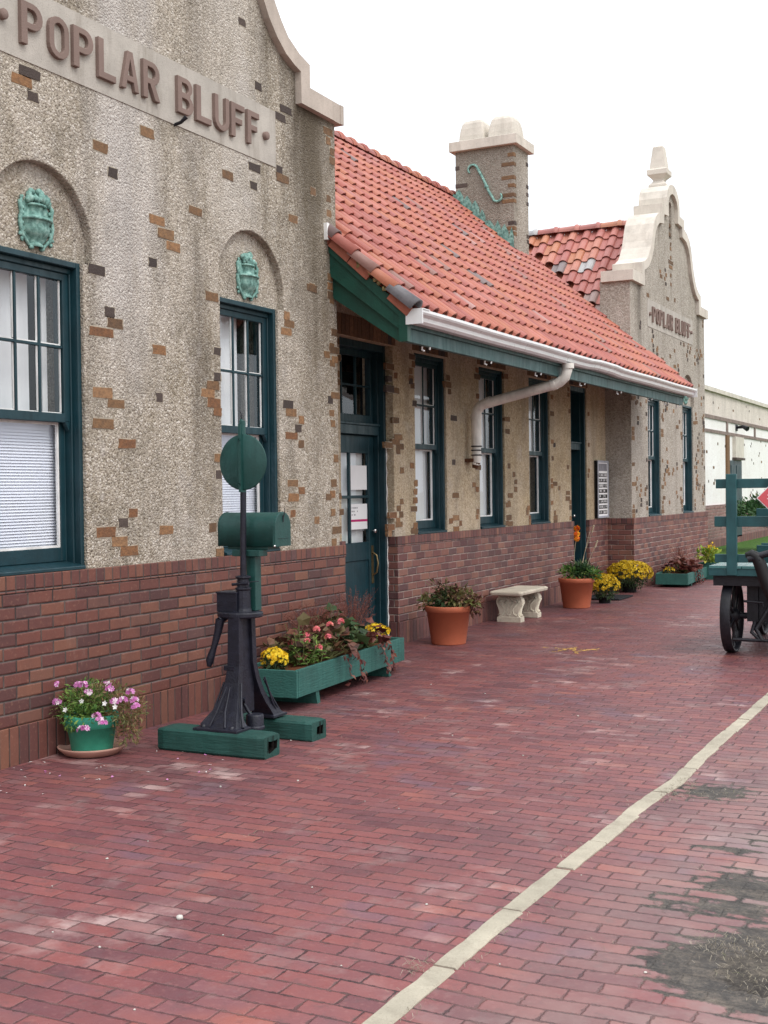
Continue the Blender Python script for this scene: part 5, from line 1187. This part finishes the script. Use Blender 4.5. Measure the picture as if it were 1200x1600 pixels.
for s_, ty, fw in ((-1, 6.125, 1.0), (1, 6.64, .45)):
    m = MB().mat('iron'); cyt = SY + (.045 if s_ > 0 else -.092)
    pr = [(z, wx, wy, ty + (cyt - ty) * f_) for z, wx, wy, f_ in ((.137, .158, .080, 0), (.150, .158, .080, 0), (.157, .136, .058, .05), (.19, .112, .040, .20), (.24, .088, .030, .42), (.31, .068, .024, .64), (.40, .052, .022, .82), (.50, .045, .022, .95), (.80, .042, .022, 1))]
    pr = [(z, .040 + (wx - .042) * fw, wy, c) for z, wx, wy, c in pr]
    m.loft([rc(SX, c, z, wx, wy) for z, wx, wy, c in pr])
    for e in (-1, 1):                                                                          # ribs up the flared foot
        m.tube([(SX + e * .055, ty + s_ * .05, .158), (SX + e * .03, ty - s_ * .02 + s_ * .03, .24), (SX + e * .012, ty - s_ * .10 + s_ * .028, .38)], [.008, .007, .004], 6)
        m.tube([(SX + e * .150 * fw, ty - s_ * .0, .156), (SX + e * (.044 + .055 * fw), ty - s_ * .06, .235), (SX + e * (.044 + .018 * fw), ty - s_ * .12, .40)], [.009, .008, .006], 6)
        m.lathe([(0, .022), (.012, .020), (.019, .012), (.020, 0)], (SX + e * .10 * fw, ty + s_ * .045, .150), 12)
    m.box(SX - .065, SX + .01, ty - s_ * .15 - .03, ty - s_ * .15 + .03, .47, .50) if s_ < 0 else None
    m.build('leg', t, bevel=0.004)
m = MB().mat('iron'); m.box(SX - .015, SX + .02, SY - .075, SY + .075, .2, .79)
m.tube([(SX + .02, SY - .08, .30), (SX + .06, SY - .04, .20), (SX + .11, SY - .02, .16)], .012, 6); m.lathe([(0, .20), (.05, .20), (.055, .19), (.055, .13), (.06, .125), (.06, .11)], (SX + .09, SY - .03, 0), 16); m.tube([(SX + .03, SY - .09, .29), (SX + .07, SY - .09, .29)], .018, 8)
m.build('frame', t, bevel=0.003)
m = MB().mat('iron'); n = 20                                                                   # oval top flange, notch box and collar
ring = lambda z, a, b: [(SX - .025 + a * math.cos(2 * math.pi * i / n), SY + b * math.sin(2 * math.pi * i / n), z) for i in range(n)]
m.loft([ring(.785, .142, .115), ring(.792, .150, .12), ring(.812, .150, .12), ring(.818, .144, .115)])
m.box(SX - .160, SX - .015, SY - .055, SY + .055, .818, .935); m.box(SX - .165, SX - .01, SY - .06, SY + .06, .930, .940)
m.loft([[(SX + a * math.cos(math.pi * i / 6), SY + a * math.sin(math.pi * i / 6), z) for i in range(12)] for z, a in ((.818, .052), (.84, .046), (.95, .043), (.955, .05), (.965, .05), (.97, .038), (1.02, .036), (1.025, .048), (1.035, .048), (1.04, .03))])
m.tube([(SX - .06, SY - .03, .985), (SX + .06, SY - .03, .995)], .010, 6); m.tube([(SX + .03, SY - .035, 1.0), (SX + .10, SY + .02, 1.005)], .003, 5)
m.build('head', t, bevel=0.003)
m = MB().mat('iron'); m.tube([(SX - .115, SY - .085, .775), (SX - .128, SY - .09, .70), (SX - .155, SY - .10, .60), (SX - .170, SY - .105, .555), (SX - .180, SY - .108, .52), (SX - .185, SY - .11, .485)], [.030, .025, .019, .024, .026, .014], 10); m.tube([(SX - .10, SY - .05, .79), (SX - .115, SY - .09, .765)], .026, 8); m.build('throw_lever', t)
m = MB().mat('iron'); m.tube([(SX, SY, .99), (SX + .010, SY, 1.55)], .019, 8); m.mat('box_green'); m.tube([(SX + .010, SY, 1.55), (SX + .012, SY, 1.985)], .0185, 6); m.build('mast', t)
m = MB().mat('box_green'); dx, dz = SX + .020, 1.733
m.lathe([(0, .004), (.166, .004), (.171, .001), (.166, -.002), (0, -.002)], (dx, SY - .014, dz), 56, 'y')
m.box(dx - .02, dx - .002, SY - .034, SY - .017, 1.55, 1.965); m.loft([[(dx - .022, SY - .022, 1.90), (dx + .004, SY - .022, 1.90), (dx + .004, SY + .01, 1.90), (dx - .022, SY + .01, 1.90)], [(dx - .02, SY - .02, 1.985), (dx - .002, SY - .02, 1.985), (dx - .002, SY + .01, 1.985), (dx - .02, SY + .01, 1.985)], [(dx - .014, SY - .012, 2.0), (dx - .008, SY - .012, 2.0), (dx - .008, SY, 2.0), (dx - .014, SY, 2.0)]])
for z in (1.60, 1.87): m.lathe([(0, .008), (.006, .006), (.007, 0)], (dx - .011, SY - .034 - .008, z), 8, 'y')
m.mat('iron_b'); m.tube([(dx - .011, SY - .006, 1.995), (dx - .008, SY - .006, 2.015), (dx - .012, SY - .006, 2.035), (dx - .022, SY - .006, 2.045)], [.007, .006, .004, .002], 6); m.build('target_disc', t)

# mailbox on its own post
bx0, bx1, by = .715, 1.14, 6.525; bz = 1.215
t = thing('mailbox', (SX + .02, by, 0), 'dark green domed mailbox on a post tied to the switch stand', 'mailbox')
m = MB().mat('box_green'); W2 = .088
def dome(x, g=0.0): return [(x, by - W2 - g, bz), (x, by - W2 - g, bz + .125)] + [(x, by - (W2 + g) * math.cos(math.pi * i / 12), bz + .125 + (W2 + g) * .95 * math.sin(math.pi * i / 12)) for i in range(1, 12)] + [(x, by + W2 + g, bz + .125), (x, by + W2 + g, bz)]
m.loft([dome(bx0), dome(bx0 + .012, .004), dome(bx0 + .02), dome(bx1 - .02)], True)
m.build('box', t)
m = MB().mat('box_green'); m.loft([dome(bx1 - .0195, .004), dome(bx1 - .002, .004), dome(bx1, -.002)]); m.box(bx1, bx1 + .004, by - .06, by + .06, bz + .05, bz + .052); m.mat('iron_b').tube([(bx1 + .002, by, bz + .165), (bx1 + .02, by - .01, bz + .225), (bx1 + .03, by - .03, bz + .235)], .003, 5); m.tube([(bx1 + .004, by - .005, bz + .19), (bx1 + .005, by - .005, bz + .15)], .004, 5)
m.mat('steel'); m.blob((bx1 - .005, by - W2 - .006, bz + .004), .008); m.build('lid', t, bevel=0.002)
m = MB().mat('box_green'); m.box(SX - .10, SX + .10, 6.405, 6.50, 1.155, 1.194); m.box(bx0 + .06, bx1 - .07, by - .07, by + .07, 1.195, 1.2145); m.build('shelf_board', t, bevel=0.003)
m = MB().mat('box_green'); m.box(SX - .012, SX + .055, 6.428, 6.495, .819, 1.1945); m.build('post', t, bevel=0.004)

# planter boxes
def planter(loc, rz, W, L, z0, h, label):
    t = thing('planter_box', (loc[0], loc[1], 0), label, 'planter box', 'wooden planter boxes', rz)
    Mx = Matrix.Translation((loc[0], loc[1], 0)) @ Matrix.Rotation(rz, 4, 'Z')
    def put(m, nm, **kw):
        m.v = [tuple(Mx @ Vector(p)) for p in m.v]; return m.build(nm, t, **kw)
    m = MB().mat('planter_green'); a = W / 2
    m.box(-a, a, 0, .025, z0, z0 + h); m.box(-a, a, L - .025, L, z0, z0 + h); m.box(a - .025, a + .003, .0252, L - .0252, z0 + .003, z0 + h + .003); m.box(-a - .003, -a + .025, .0252, L - .0252, z0 + .003, z0 + h + .003); m.box(-a + .026, a - .026, .026, L - .026, z0 + .01, z0 + .03)
    put(m, 'box', bevel=0.004)
    m = MB().mat('soil'); n = 14; vs = [(-a + .02 + (W - .04) * i / 6, .02 + (L - .04) * j / n, z0 + h - .025 + .018 * noise.noise(Vector((i * .9, j * .9, loc[0])))) for j in range(n + 1) for i in range(7)]
    m.add(vs, [(j * 7 + i, j * 7 + i + 1, j * 7 + 8 + i, j * 7 + 7 + i) for j in range(n) for i in range(6)], True); put(m, 'soil')
    for y in (.32, L - .36):
        m = MB().mat('planter_green'); m.add([(x, q, z) for x in (-a + .05, a - .01) for q, z in ((y, z0 + .01), (y + .055, z0 + .01), (y + .085, 0), (y + .03, 0))], [(0, 1, 2, 3), (7, 6, 5, 4), (0, 4, 5, 1), (1, 5, 6, 2), (2, 6, 7, 3), (3, 7, 4, 0)]); put(m, 'leg')
    return Mx
MX = planter((0.43, 7.44), R(4.5), .46, 2.06, .095, .195, 'long green wooden planter box near the first door, standing on short legs')
MX2 = planter((0.43, 19.05), R(3), .50, 1.75, .04, .17, 'green wooden planter box against the far gable wall')

def mum(name, c, r, label, n=260, pet='petal_yellow', group='yellow chrysanthemums', pot=None, fl=.017, drop=.0):
    t = thing(name, (c[0], c[1], c[2] - r[2]), label, 'flowering plant', group)
    m = MB().mat('leaf_dark'); clump(m, (c[0], c[1], c[2] - r[2] * .25), (r[0] * .86, r[1] * .86, r[2] * .8), int(n * 1.5), .04, .02, .2, .35); m.mat('stem')
    stems(m, (c[0], c[1], c[2] - r[2]), [(c[0] + rnd.uniform(-.6, .6) * r[0], c[1] + rnd.uniform(-.6, .6) * r[1], c[2] + rnd.uniform(-.2, .4) * r[2]) for _ in range(16)], .004); m.build('foliage', t)
    m = MB().mat(pet)
    for _ in range(n):
        d = rv().normalized()
        if d.z < -.25 + drop: d.z = abs(d.z)
        g = .96 + .16 * noise.noise(d * 3 + Vector(c)); p = Vector((c[0] + d.x * r[0] * g, c[1] + d.y * r[1] * g, c[2] + d.z * r[2] * g)); nn = (d + rv(.35)).normalized()
        m.flower(p, nn, fl * rnd.uniform(.75, 1.2), 7, .25)
        if rnd.random() < .6: m.flower(p + nn * .004, nn, fl * .6, 6, .6)
    m.build('blossoms', t)
    if pot:
        m = MB().mat('black'); flower_pot(m, (c[0], c[1], 0), pot[0], pot[0] * .8, pot[1], .02); m.build('pot', t)
    return t
def on(Mx, x, y, z): return tuple(Mx @ Vector((x, y, z)))
mum('chrysanthemum', on(MX, -.03, .16, .335), (.10, .10, .085), 'small bright yellow chrysanthemum at the near end of the long planter', 170, fl=.016)
mum('chrysanthemum', on(MX, .05, 1.86, .345), (.12, .11, .075), 'small yellow chrysanthemum at the far end of the long planter', 170, fl=.016)
mum('chrysanthemum', (.06, 18.02, .27), (.335, .33, .20), 'large round golden chrysanthemum before the far gable corner', 900, 'petal_gold', pot=(.12, .12), fl=.022)
mum('chrysanthemum', (.245, 16.15, .225), (.20, .20, .17), 'golden chrysanthemum half hidden behind a terracotta pot', 420, 'petal_gold', pot=(.09, .10), fl=.022)
mum('chrysanthemum', on(MX2, -.08, .22, .24), (.09, .09, .06), 'small yellow tipped plant at the near end of the far planter', 60, 'petal_gold', fl=.016)

c = Vector(on(MX, .08, .42, .275)); t = thing('snapdragon', tuple(c), 'leafy green plant with coral pink flowers in the long planter', 'flowering plant')
m = MB().mat('leaf')
for _ in range(16):
    b = c + Vector((rnd.uniform(-.10, .10), rnd.uniform(-.10, .12), 0)); tip = b + Vector((rnd.gauss(0, .07), rnd.gauss(0, .07), rnd.uniform(.12, .28)))
    m.mat('stem').tube([b, (b + tip) / 2, tip], .003, 5, False); m.mat('leaf')
    for q in range(16): f = rnd.random(); d = Vector((rnd.gauss(0, 1), rnd.gauss(0, 1), .5)).normalized(); m.leaf(b.lerp(tip, f), d, Vector((0, 0, 1)) + rv(.3), rnd.uniform(.04, .075), .014, .2, .35)
m.build('foliage', t); m = MB().mat('petal_coral')
for hx, hy, hz in ((-.14, .06, .14), (.02, .02, .165), (.14, .12, .19), (.10, .05, .12), (.10, .22, .27), (-.05, .0, .06), (.02, .16, .24), (.16, .28, .29), (-.02, .08, .2)):
    for _ in range(16): d = rv().normalized(); d.z = abs(d.z); m.flower(c + Vector((hx, hy, hz)) + d * .019, d, .019, 5)
m.build('blossoms', t)

def bronze(c, r, n, mat, label, L=.085, W=.07, trail=0, name='coral_bells', cat='foliage plant', grp='dark leaved foliage plants', tm='leaf_red'):
    t = thing(name, (c[0], c[1], c[2]), label, cat, grp); m = MB()
    for _ in range(n):
        a = rnd.uniform(0, 6.28); q = math.sqrt(rnd.random()); h = r[2] * (1 - .6 * q * q) * rnd.uniform(.35, 1.1)
        p = Vector((c[0] + r[0] * q * math.cos(a), c[1] + r[1] * q * math.sin(a), c[2] + h)); d = Vector((math.cos(a), math.sin(a), rnd.gauss(-.05, .4))).normalized()
        m.mat(mat); l = L * rnd.uniform(.5, 1.2)
        nrm = (Vector((0, 0, 1)) + rv(.45)).normalized(); s_ = d.cross(nrm).normalized(); n2 = s_.cross(d)
        ring = []                                                                             # lobed, cupped leaf
        for i in range(9):
            b_ = -2.6 + 5.2 * i / 8; rr = l * .5 * (1 + .14 * math.cos(b_ * 5)); ring.append(p + d * (l * .4 + rr * math.cos(b_)) + s_ * rr * math.sin(b_) * W / L * 1.2 + n2 * (.18 * rr * math.cos(b_ * 2.5) - .1 * l))
        m.add([p + d * l * .3] + ring, [(0, i + 1, i + 2) for i in range(8)] + [(0, 9, 1)])
        m.mat('stem'); m.tube([(c[0] + rnd.uniform(-.03, .03), c[1] + rnd.uniform(-.03, .03), c[2] - .02), p], .002, 4, False)
    for k_ in range(trail):
        p = Vector((c[0] + r[0] * rnd.uniform(.6, 1.0), c[1] + rnd.uniform(-.5, .5) * r[1], c[2] + .03)); m.mat(tm)
        for q in range(9): p = p + Vector((.022 if q < 4 else .004, rnd.uniform(-.012, .012), .012 if q < 2 else -.030)); m.leaf(p, Vector((rnd.gauss(.3, .5), rnd.gauss(0, .5), -.8)), Vector((1, 0, .3)) + rv(.3), rnd.uniform(.04, .062), .034, .2, .2)
    return m.build('foliage', t)
bronze(on(MX, -.06, .55, .27), (.19, .24, .29), 95, 'leaf_bronze', 'bronze lobed plant behind the coral flowers in the long planter')
bronze(on(MX, .08, .82, .27), (.20, .22, .23), 90, 'leaf_bronze', 'mottled bronze plant trailing over the front of the long planter', trail=4)
bronze(on(MX, .0, 1.18, .27), (.21, .24, .32), 100, 'leaf_dark', 'dark green ruffled plant in the middle of the long planter', .10, .09)
bronze(on(MX, .12, 1.45, .27), (.15, .2, .22), 60, 'leaf_red', 'maroon leaved plant hanging over the long planter near its far end', trail=4)
bronze(on(MX2, .02, .75, .2), (.25, .42, .22), 130, 'leaf_red', 'dark maroon mounded plant filling the far planter', .10, .08, 8)
def feather(c, r, n, label):
    t = thing('feathery_plant', (c[0], c[1], c[2]), label, 'foliage plant', 'wispy rust red plants'); m = MB().mat('feather')
    for _ in range(n):
        a = rnd.uniform(0, 6.28); q = rnd.random(); tip = Vector((c[0] + r[0] * q * math.cos(a), c[1] + r[1] * q * math.sin(a), c[2] + r[2] * rnd.uniform(.5, 1))); b = Vector((c[0] + rnd.gauss(0, .04), c[1] + rnd.gauss(0, .05), c[2]))
        mid = (b + tip) / 2 + Vector((0, 0, .05)); m.tube([b, mid, tip], [.0016, .0012, .0006], 4, False)
        for _k in range(13):
            f = rnd.uniform(.35, 1); p = mid.lerp(tip, (f - .35) / .65); m.leaf(p, rv().normalized() + Vector((0, 0, .3)), rv().normalized(), rnd.uniform(.010, .022), .004)
    m.build('foliage', t)
feather(on(MX, -.12, 1.05, .27), (.28, .45, .42), 170, 'wispy rust red plant rising at the back of the long planter')
feather(on(MX, -.05, 1.62, .27), (.20, .28, .48), 110, 'wispy rust red plant beside the first door')
feather(on(MX2, -.05, 1.0, .2), (.26, .6, .42), 90, 'wispy rust red plant in the far planter')

# terracotta pots
def terra(c, label, plant):
    t = thing('potted_plant', (c[0], c[1], 0), label, 'potted plant', 'potted plants'); m = MB().mat('terra'); flower_pot(m, (c[0], c[1], .002), .232, .170, .385, .062, .016); m.build('pot', t)
    m = MB().mat('soil'); m.lathe([(0, .355), (.21, .35)], (c[0], c[1], 0), 24); m.build('soil', t); plant(t); return t
def p1(t):
    x, y = .07, 11.40; m = MB()
    for cx, cy, cz, r_, n, mt in ((-.05, -.02, .45, (.14, .14, .08), 170, 'leaf_dark'), (.14, 0, .45, (.18, .16, .08), 230, 'leaf_dry'), (.05, .05, .50, (.2, .18, .07), 150, 'leaf_bronze'), (-.2, -.06, .42, (.09, .1, .07), 80, 'leaf_dry'), (.27, .02, .40, (.10, .1, .09), 110, 'leaf_bronze')):
        m.mat(mt); clump(m, (x + cx, y + cy, cz), r_, n, .06, .034, .3, .15)
    m.mat('leaf_bronze'); clump(m, (x - .08, y, .58), (.14, .1, .06), 50, .05, .03, .4, .1); m.mat('stem'); stems(m, (x, y, .36), [(x + rnd.uniform(-.26, .3), y + rnd.uniform(-.15, .15), rnd.uniform(.45, .66)) for _ in range(40)], .003); m.build('foliage', t)
terra((.07, 11.40), 'terracotta pot of ragged bronze green leaves between first door and bench', p1)
def p2(t):
    x, y = .08, 15.46; m = MB()
    for cx, cy, cz, r_, n, mt in ((-.05, -.05, .44, (.15, .13, .08), 150, 'leaf'), (.1, 0, .46, (.17, .16, .08), 220, 'leaf_conifer'), (.02, .05, .50, (.16, .16, .07), 120, 'leaf_dark'), (.22, 0, .42, (.09, .1, .06), 90, 'leaf')):
        m.mat(mt); clump(m, (x + cx, y + cy, cz), r_, n, .08, .028, .6, .1)
    m.build('foliage', t); m = MB().mat('stem_dry')
    for a, b in (((x + .03, y, .40), (x + .255, y - .05, 1.06)), ((x + .10, y, .40), (x + .27, y + .05, .86)), ((x + .06, y, .4), (x + .16, y + .1, 1.0)), ((x - .02, y - .05, .4), (x + .035, y - .05, 1.02))):
        a, b = Vector(a), Vector(b); m.tube([a, a.lerp(b, .5) + Vector((-.015, 0, 0)), b], [.005, .004, .003], 5); 
        if b.x > x + .2:
            for q in range(5): m.blob(b - (b - a).normalized() * .02 * q, .011, (1, 1, 1.4), 6, 4)
    m.build('stem', t); m = MB()
    for z in (1.03, .955, .90):
        m.mat('petal_orange')
        for _ in range(14): d = rv().normalized(); m.flower(Vector((x + .035, y - .07, z)) + d * .026, d, .030, 5)
    m.build('blossoms', t)
terra((.08, 15.46), 'terracotta pot with tall dry stalks and an orange bloom by second door', p2)

# concrete bench
t = thing('garden_bench', (-.09, 13.9, 0), 'weathered cast concrete bench with scrolled legs against the brick', 'bench')
m = MB().mat('bench'); bx_, by0, by1 = (-.30, .105), 13.38, 14.32
def rr(z, g):
    pts = []; r_ = .04
    for cx, cy, a0 in ((bx_[0] + g + r_, by0 + g + r_, 180), (bx_[1] - g - r_, by0 + g + r_, 270), (bx_[1] - g - r_, by1 - g - r_, 0), (bx_[0] + g + r_, by1 - g - r_, 90)):
        for i in range(5): a = R(a0 + 90 * i / 4); pts.append((cx + r_ * math.cos(a), cy + r_ * math.sin(a), z))
    return pts
m.loft([rr(.315, .02), rr(.322, .005), rr(.345, 0), rr(.358, .006), rr(.365, .022)]); m.build('seat_slab', t)
for y in (13.55, 14.13):
    m = MB().mat('bench'); prof = [(.145, .0), (.145, .055), (.125, .065), (.115, .085), (.118, .12), (.135, .17), (.155, .21), (.160, .24), (.152, .27), (.135, .29), (.13, .316)]
    cx = -.095; m.loft([[(cx - w_, y - d_, z), (cx + w_, y - d_, z), (cx + w_, y + d_, z), (cx - w_, y + d_, z)] for (w_, z) in prof for d_ in ((.065 if z < .06 else .05 + .012 * math.sin(z * 14)),)])
    for s_ in (-1, 1):                                                                         # raised scrolls on the faces
        for f in (-1, 1):
            yy_ = y + f * .058
            m.tube([(cx + s_ * .03, yy_, .28), (cx + s_ * .10, yy_, .27), (cx + s_ * .125, yy_, .235), (cx + s_ * .09, yy_, .20), (cx + s_ * .05, yy_, .15), (cx + s_ * .06, yy_, .10), (cx + s_ * .10, yy_, .075)], [.008, .011, .012, .011, .010, .011, .012], 6)
            m.tube([(cx + s_ * .015, yy_, .26), (cx + s_ * .05, yy_, .235), (cx + s_ * .02, yy_, .18), (cx + s_ * .03, yy_, .11), (cx + s_ * .008, yy_, .08)], .008, 6); m.blob((cx + s_ * .085, yy_, .24), .016, (1, .6, 1), 7, 5)
        m.tube([(cx + s_ * .15, y, .235), (cx + s_ * .125, y, .16), (cx + s_ * .115, y, .10), (cx + s_ * .14, y, .065)], [.03, .022, .02, .026], 8)
    for f in (-1, 1): m.blob((cx, y + f * .055, .285), .016, (1, .6, 1), 7, 5); m.blob((cx, y + f * .055, .2), .012, (1, .6, 2), 7, 5)
    m.build('leg', t, bevel=0.006)

m = MB().mat('mat'); m.box(-.22, .33, 16.55, 17.25, .006, .024); tag(m.build('door_mat', bevel=.004), 'black rubber mat on the paving below the second door', 'mat')

c = (.60, 20.95); t = thing('potted_plant', (*c, 0), 'square pale green pot with lime leaves beyond the far planter', 'potted plant', 'potted plants')
m = MB().mat('planter_green'); m.loft([[(c[0] + a * h, c[1] + b * h, z) for a, b in ((-1, -1), (1, -1), (1, 1), (-1, 1))] for z, h in ((.0, .12), (.25, .15), (.27, .16), (.28, .16), (.28, .14), (.25, .13))]); m.build('pot', t, bevel=.004)
m = MB().mat('leaf_lime'); clump(m, (c[0] - .02, c[1], .38), (.17, .17, .12), 170, .09, .05, .6, .2); m.mat('petal_yellow'); clump(m, (c[0] + .05, c[1] - .05, .52), (.1, .1, .08), 24, .06, .04, .6, .2); m.mat('stem'); stems(m, (*c, .25), [(c[0] + rnd.uniform(-.1, .1), c[1] + rnd.uniform(-.1, .1), .5) for _ in range(10)], .004); m.build('foliage', t)

# framed board of small plates
t = thing('notice_board', (XR + .03, 18.15, 1.5), 'tall framed board of rows of small dark plates beside second door', 'notice board')
y0, y1, z0, z1 = 17.80, 18.34, 1.10, 1.955
m = MB().mat('black').box(XR + .004, XR + .05, y0, y1, z0, z1); m.build('case', t)
m = MB().mat('fascia_pale')
m.box(XR + .03, XR + .062, y0, y0 + .03, z0, z1); m.box(XR + .03, XR + .062, y1 - .03, y1, z0, z1); m.box(XR + .03, XR + .062, y0 + .03, y1 - .03, z0, z0 + .03); m.box(XR + .03, XR + .062, y0 + .03, y1 - .03, z1 - .03, z1); m.build('frame', t)
m = MB().mat('paper'); m.box(XR + .03, XR + .0505, y0 + .03, y1 - .03, z0 + .03, z1 - .03); m.build('panel', t)
m = MB().mat('ink')
m.box(XR + .0502, XR + .052, y0 + .06, y1 - .06, 1.80, 1.91)
for i in range(8):
    z = 1.765 - i * .079
    for a, b in ((.07, .27), (.29, .48)):
        m.mat('black').box(XR + .0502, XR + .053, y0 + a, y0 + b, z - .055, z)
        m.mat('paper')
        for q in range(5):
            if rnd.random() < .75: yq = y0 + a + .02 + q * .034; m.box(XR + .0525, XR + .054, yq, yq + rnd.uniform(.008, .022), z - rnd.uniform(.035, .05), z - .008)
m.build('plates', t)

# baggage cart
KX0, KY0 = 2.655, 11.45
t = thing('baggage_cart', (3.3, 12.6, 0), 'green wooden baggage cart with slatted end and black iron wheels', 'cart')
m = MB().mat('cart_green'); m.box(KX0, 3.98, KY0, KY0 + .05, .735, .80); m.box(KX0, KX0 + .05, KY0 + .05, 13.9, .737, .80); m.box(3.93, 3.98, KY0 + .05, 13.9, .737, .80)
m.mat('cart_deck')
for i in range(9): x = KX0 + .005 + i * .1475; m.box(x, x + .143, KY0 - .008 + rnd.uniform(-.004, .004), 13.95, .8005 + rnd.uniform(0, .001), .826)
m.build('deck', t, bevel=.003)
for y, dr in ((KY0 + .06, 0), (13.85, 1)):
    for x in (KX0 + .165, 3.20, 3.72):
        top = 1.66 if not dr else 1.60
        m = MB().mat('cart_green'); m.box(x, x + .092, y - .075, y - .03, .803 if dr else .74, top); m.build('stake', t, bevel=.004)
    for z0_, z1_ in ((1.53, 1.615), (1.18, 1.275), (.855, .93)):
        m = MB().mat('cart_green'); m.box(KX0 + .065 - .015 * (z0_ < 1.4), 3.96, y - .029, y - .002, z0_, z1_); m.build('rail', t, bevel=.004)
m = MB().mat('cart_green'); m.box(3.02, 3.9, KY0 + .36, KY0 + .39, 1.24, 1.34); m.box(3.02, 3.9, KY0 + .36, KY0 + .39, .91, 1.0); m.build('rail', t, bevel=.004)
m = MB().mat('iron_b'); m.box(KX0 + .03, 3.95, KY0 + .06, KY0 + .2, .64, .735); m.box(2.98, 3.6, KY0 + .2, 13.8, .62, .733); m.box(KX0 + .06, KX0 + .14, KY0 + .2, 13.8, .64, .733); m.box(3.84, 3.92, KY0 + .2, 13.8, .64, .733)
m.box(3.05, 3.6, KY0 + .28, KY0 + .75, .30, .62); m.tube([(2.70, 11.78, .345), (3.9, 11.78, .345)], .03, 10); m.tube([(2.86, 11.52, .15), (3.95, 11.52, .15)], .016, 8); m.tube([(3.05, 11.55, .32), (3.02, 11.54, .22), (3.1, 11.53, .15)], .018, 8); m.tube([(3.2, 11.6, .5), (3.06, 11.55, .25), (3.12, 11.52, .15)], .02, 8); m.tube([(2.95, 11.55, .50), (3.12, 11.55, .49), (3.12, 11.55, .45)], .012, 8)
m.tube([(2.70, 13.3, .345), (3.9, 13.3, .345)], .03, 10); m.box(2.95, 3.05, KY0 + .25, KY0 + .45, .3, .64); m.build('undercarriage', t, bevel=.004)
for x, y in ((2.80, 11.78), (3.82, 11.78), (2.80, 13.3), (3.82, 13.3)):
    Wm = MB().mat('iron_b'); r_ = .345; Wm.lathe([(r_ - .022, -.045), (r_ - .002, -.045), (r_, -.04), (r_, .04), (r_ - .002, .045), (r_ - .022, .045), (r_ - .026, .0), (r_ - .022, -.045)], (x, y, .347), 44, 'x')
    Wh = Wm.build('wheel', t)
    m = MB().mat('iron_b'); m.lathe([(0, -.075), (.035, -.075), (.04, -.06), (.06, -.045), (.065, .045), (.04, .06), (.035, .075), (0, .075)], (x, y, .347), 18, 'x')
    for i in range(12):
        a = 2 * math.pi * i / 12; m.tube([(x + (.02 if i % 2 else -.02), y + .05 * math.cos(a), .347 + .05 * math.sin(a)), (x, y + (r_ - .02) * math.cos(a), .347 + (r_ - .02) * math.sin(a))], [.015, .011], 6, False)
    m.build('spokes', Wh)
m = MB().mat('black'); m.tube([(3.45, 11.35, .28), (3.28, 11.30, .5), (3.19, 11.27, .72), (3.15, 11.25, .86), (3.12, 11.24, .925), (3.08, 11.24, .945), (3.03, 11.24, .935)], [.055, .055, .055, .055, .05, .042, .025], 12); m.mat('iron_b').tube([(3.05, 11.22, .90), (3.25, 11.24, .965), (3.35, 11.24, .95)], .03, 8); m.tube([(3.05, 11.27, .915), (3.10, 11.20, .905), (3.16, 11.20, .90)], .008, 6); m.build('tongue', t)
pl = thing('placard', (3.20, 11.43, 1.44), 'red and white diamond placard fixed to the cart end', 'sign')
m = MB().mat('paper'); cx, cz, h_, yq = 3.245, 1.44, .155, KY0 - .018
def dia(h, y, mt): m.mat(mt).loft([[(cx - h, y + .004, cz), (cx, y + .004, cz - h), (cx + h, y + .004, cz), (cx, y + .004, cz + h)], [(cx - h, y, cz), (cx, y, cz - h), (cx + h, y, cz), (cx, y, cz + h)]][::1])
dia(h_, yq, 'paper'); dia(h_ - .012, yq - .0045, 'placard_red')
m.mat('paper'); 
for (a, b, c_, d_) in ((-.055, .02, .02, .012), (-.03, .05, .012, .03), (0, .03, .02, .04), (-.06, -.01, .03, .008), (-.02, -.015, .05, .008), (-.03, -.05, .03, .01), (.02, -.06, .02, .012)): m.box(cx + a, cx + a + c_, yq - .0066, yq - .0048, cz + b, cz + b + d_)
m.build('plate', pl)

# shrubs on the lawn
def shrub(c, r, n, mat, label, L=.12, W=.05):
    t = thing('evergreen_shrub', (c[0], c[1], 0), label, 'shrub', 'shrubs on the lawn'); m = MB().mat('stem')
    for _ in range(8): m.tube([(c[0] + rnd.gauss(0, .05), c[1] + rnd.gauss(0, .05), 0), (c[0] + rnd.gauss(0, r[0] * .3), c[1] + rnd.gauss(0, r[1] * .3), c[2])], [.03, .012], 6)
    m.build('trunk', t); m = MB().mat(mat)
    for _ in range(26):
        d = rv().normalized(); q = rnd.uniform(.45, .85); clump(m, (c[0] + d.x * r[0] * q, c[1] + d.y * r[1] * q, c[2] + d.z * r[2] * q), (r[0] * .35, r[1] * .35, r[2] * .3), n // 26, L, W, .5, .2)
    m.build('crown', t)
shrub((.55, 29.5, .95), (1.25, 1.2, .50), 5200, 'leaf_conifer', 'tall spreading dark evergreen shrub behind the cart')
shrub((1.6, 27.5, .45), (1.0, 1.0, .42), 2400, 'leaf_conifer', 'low light green shrub on the lawn behind the cart', .10, .04)
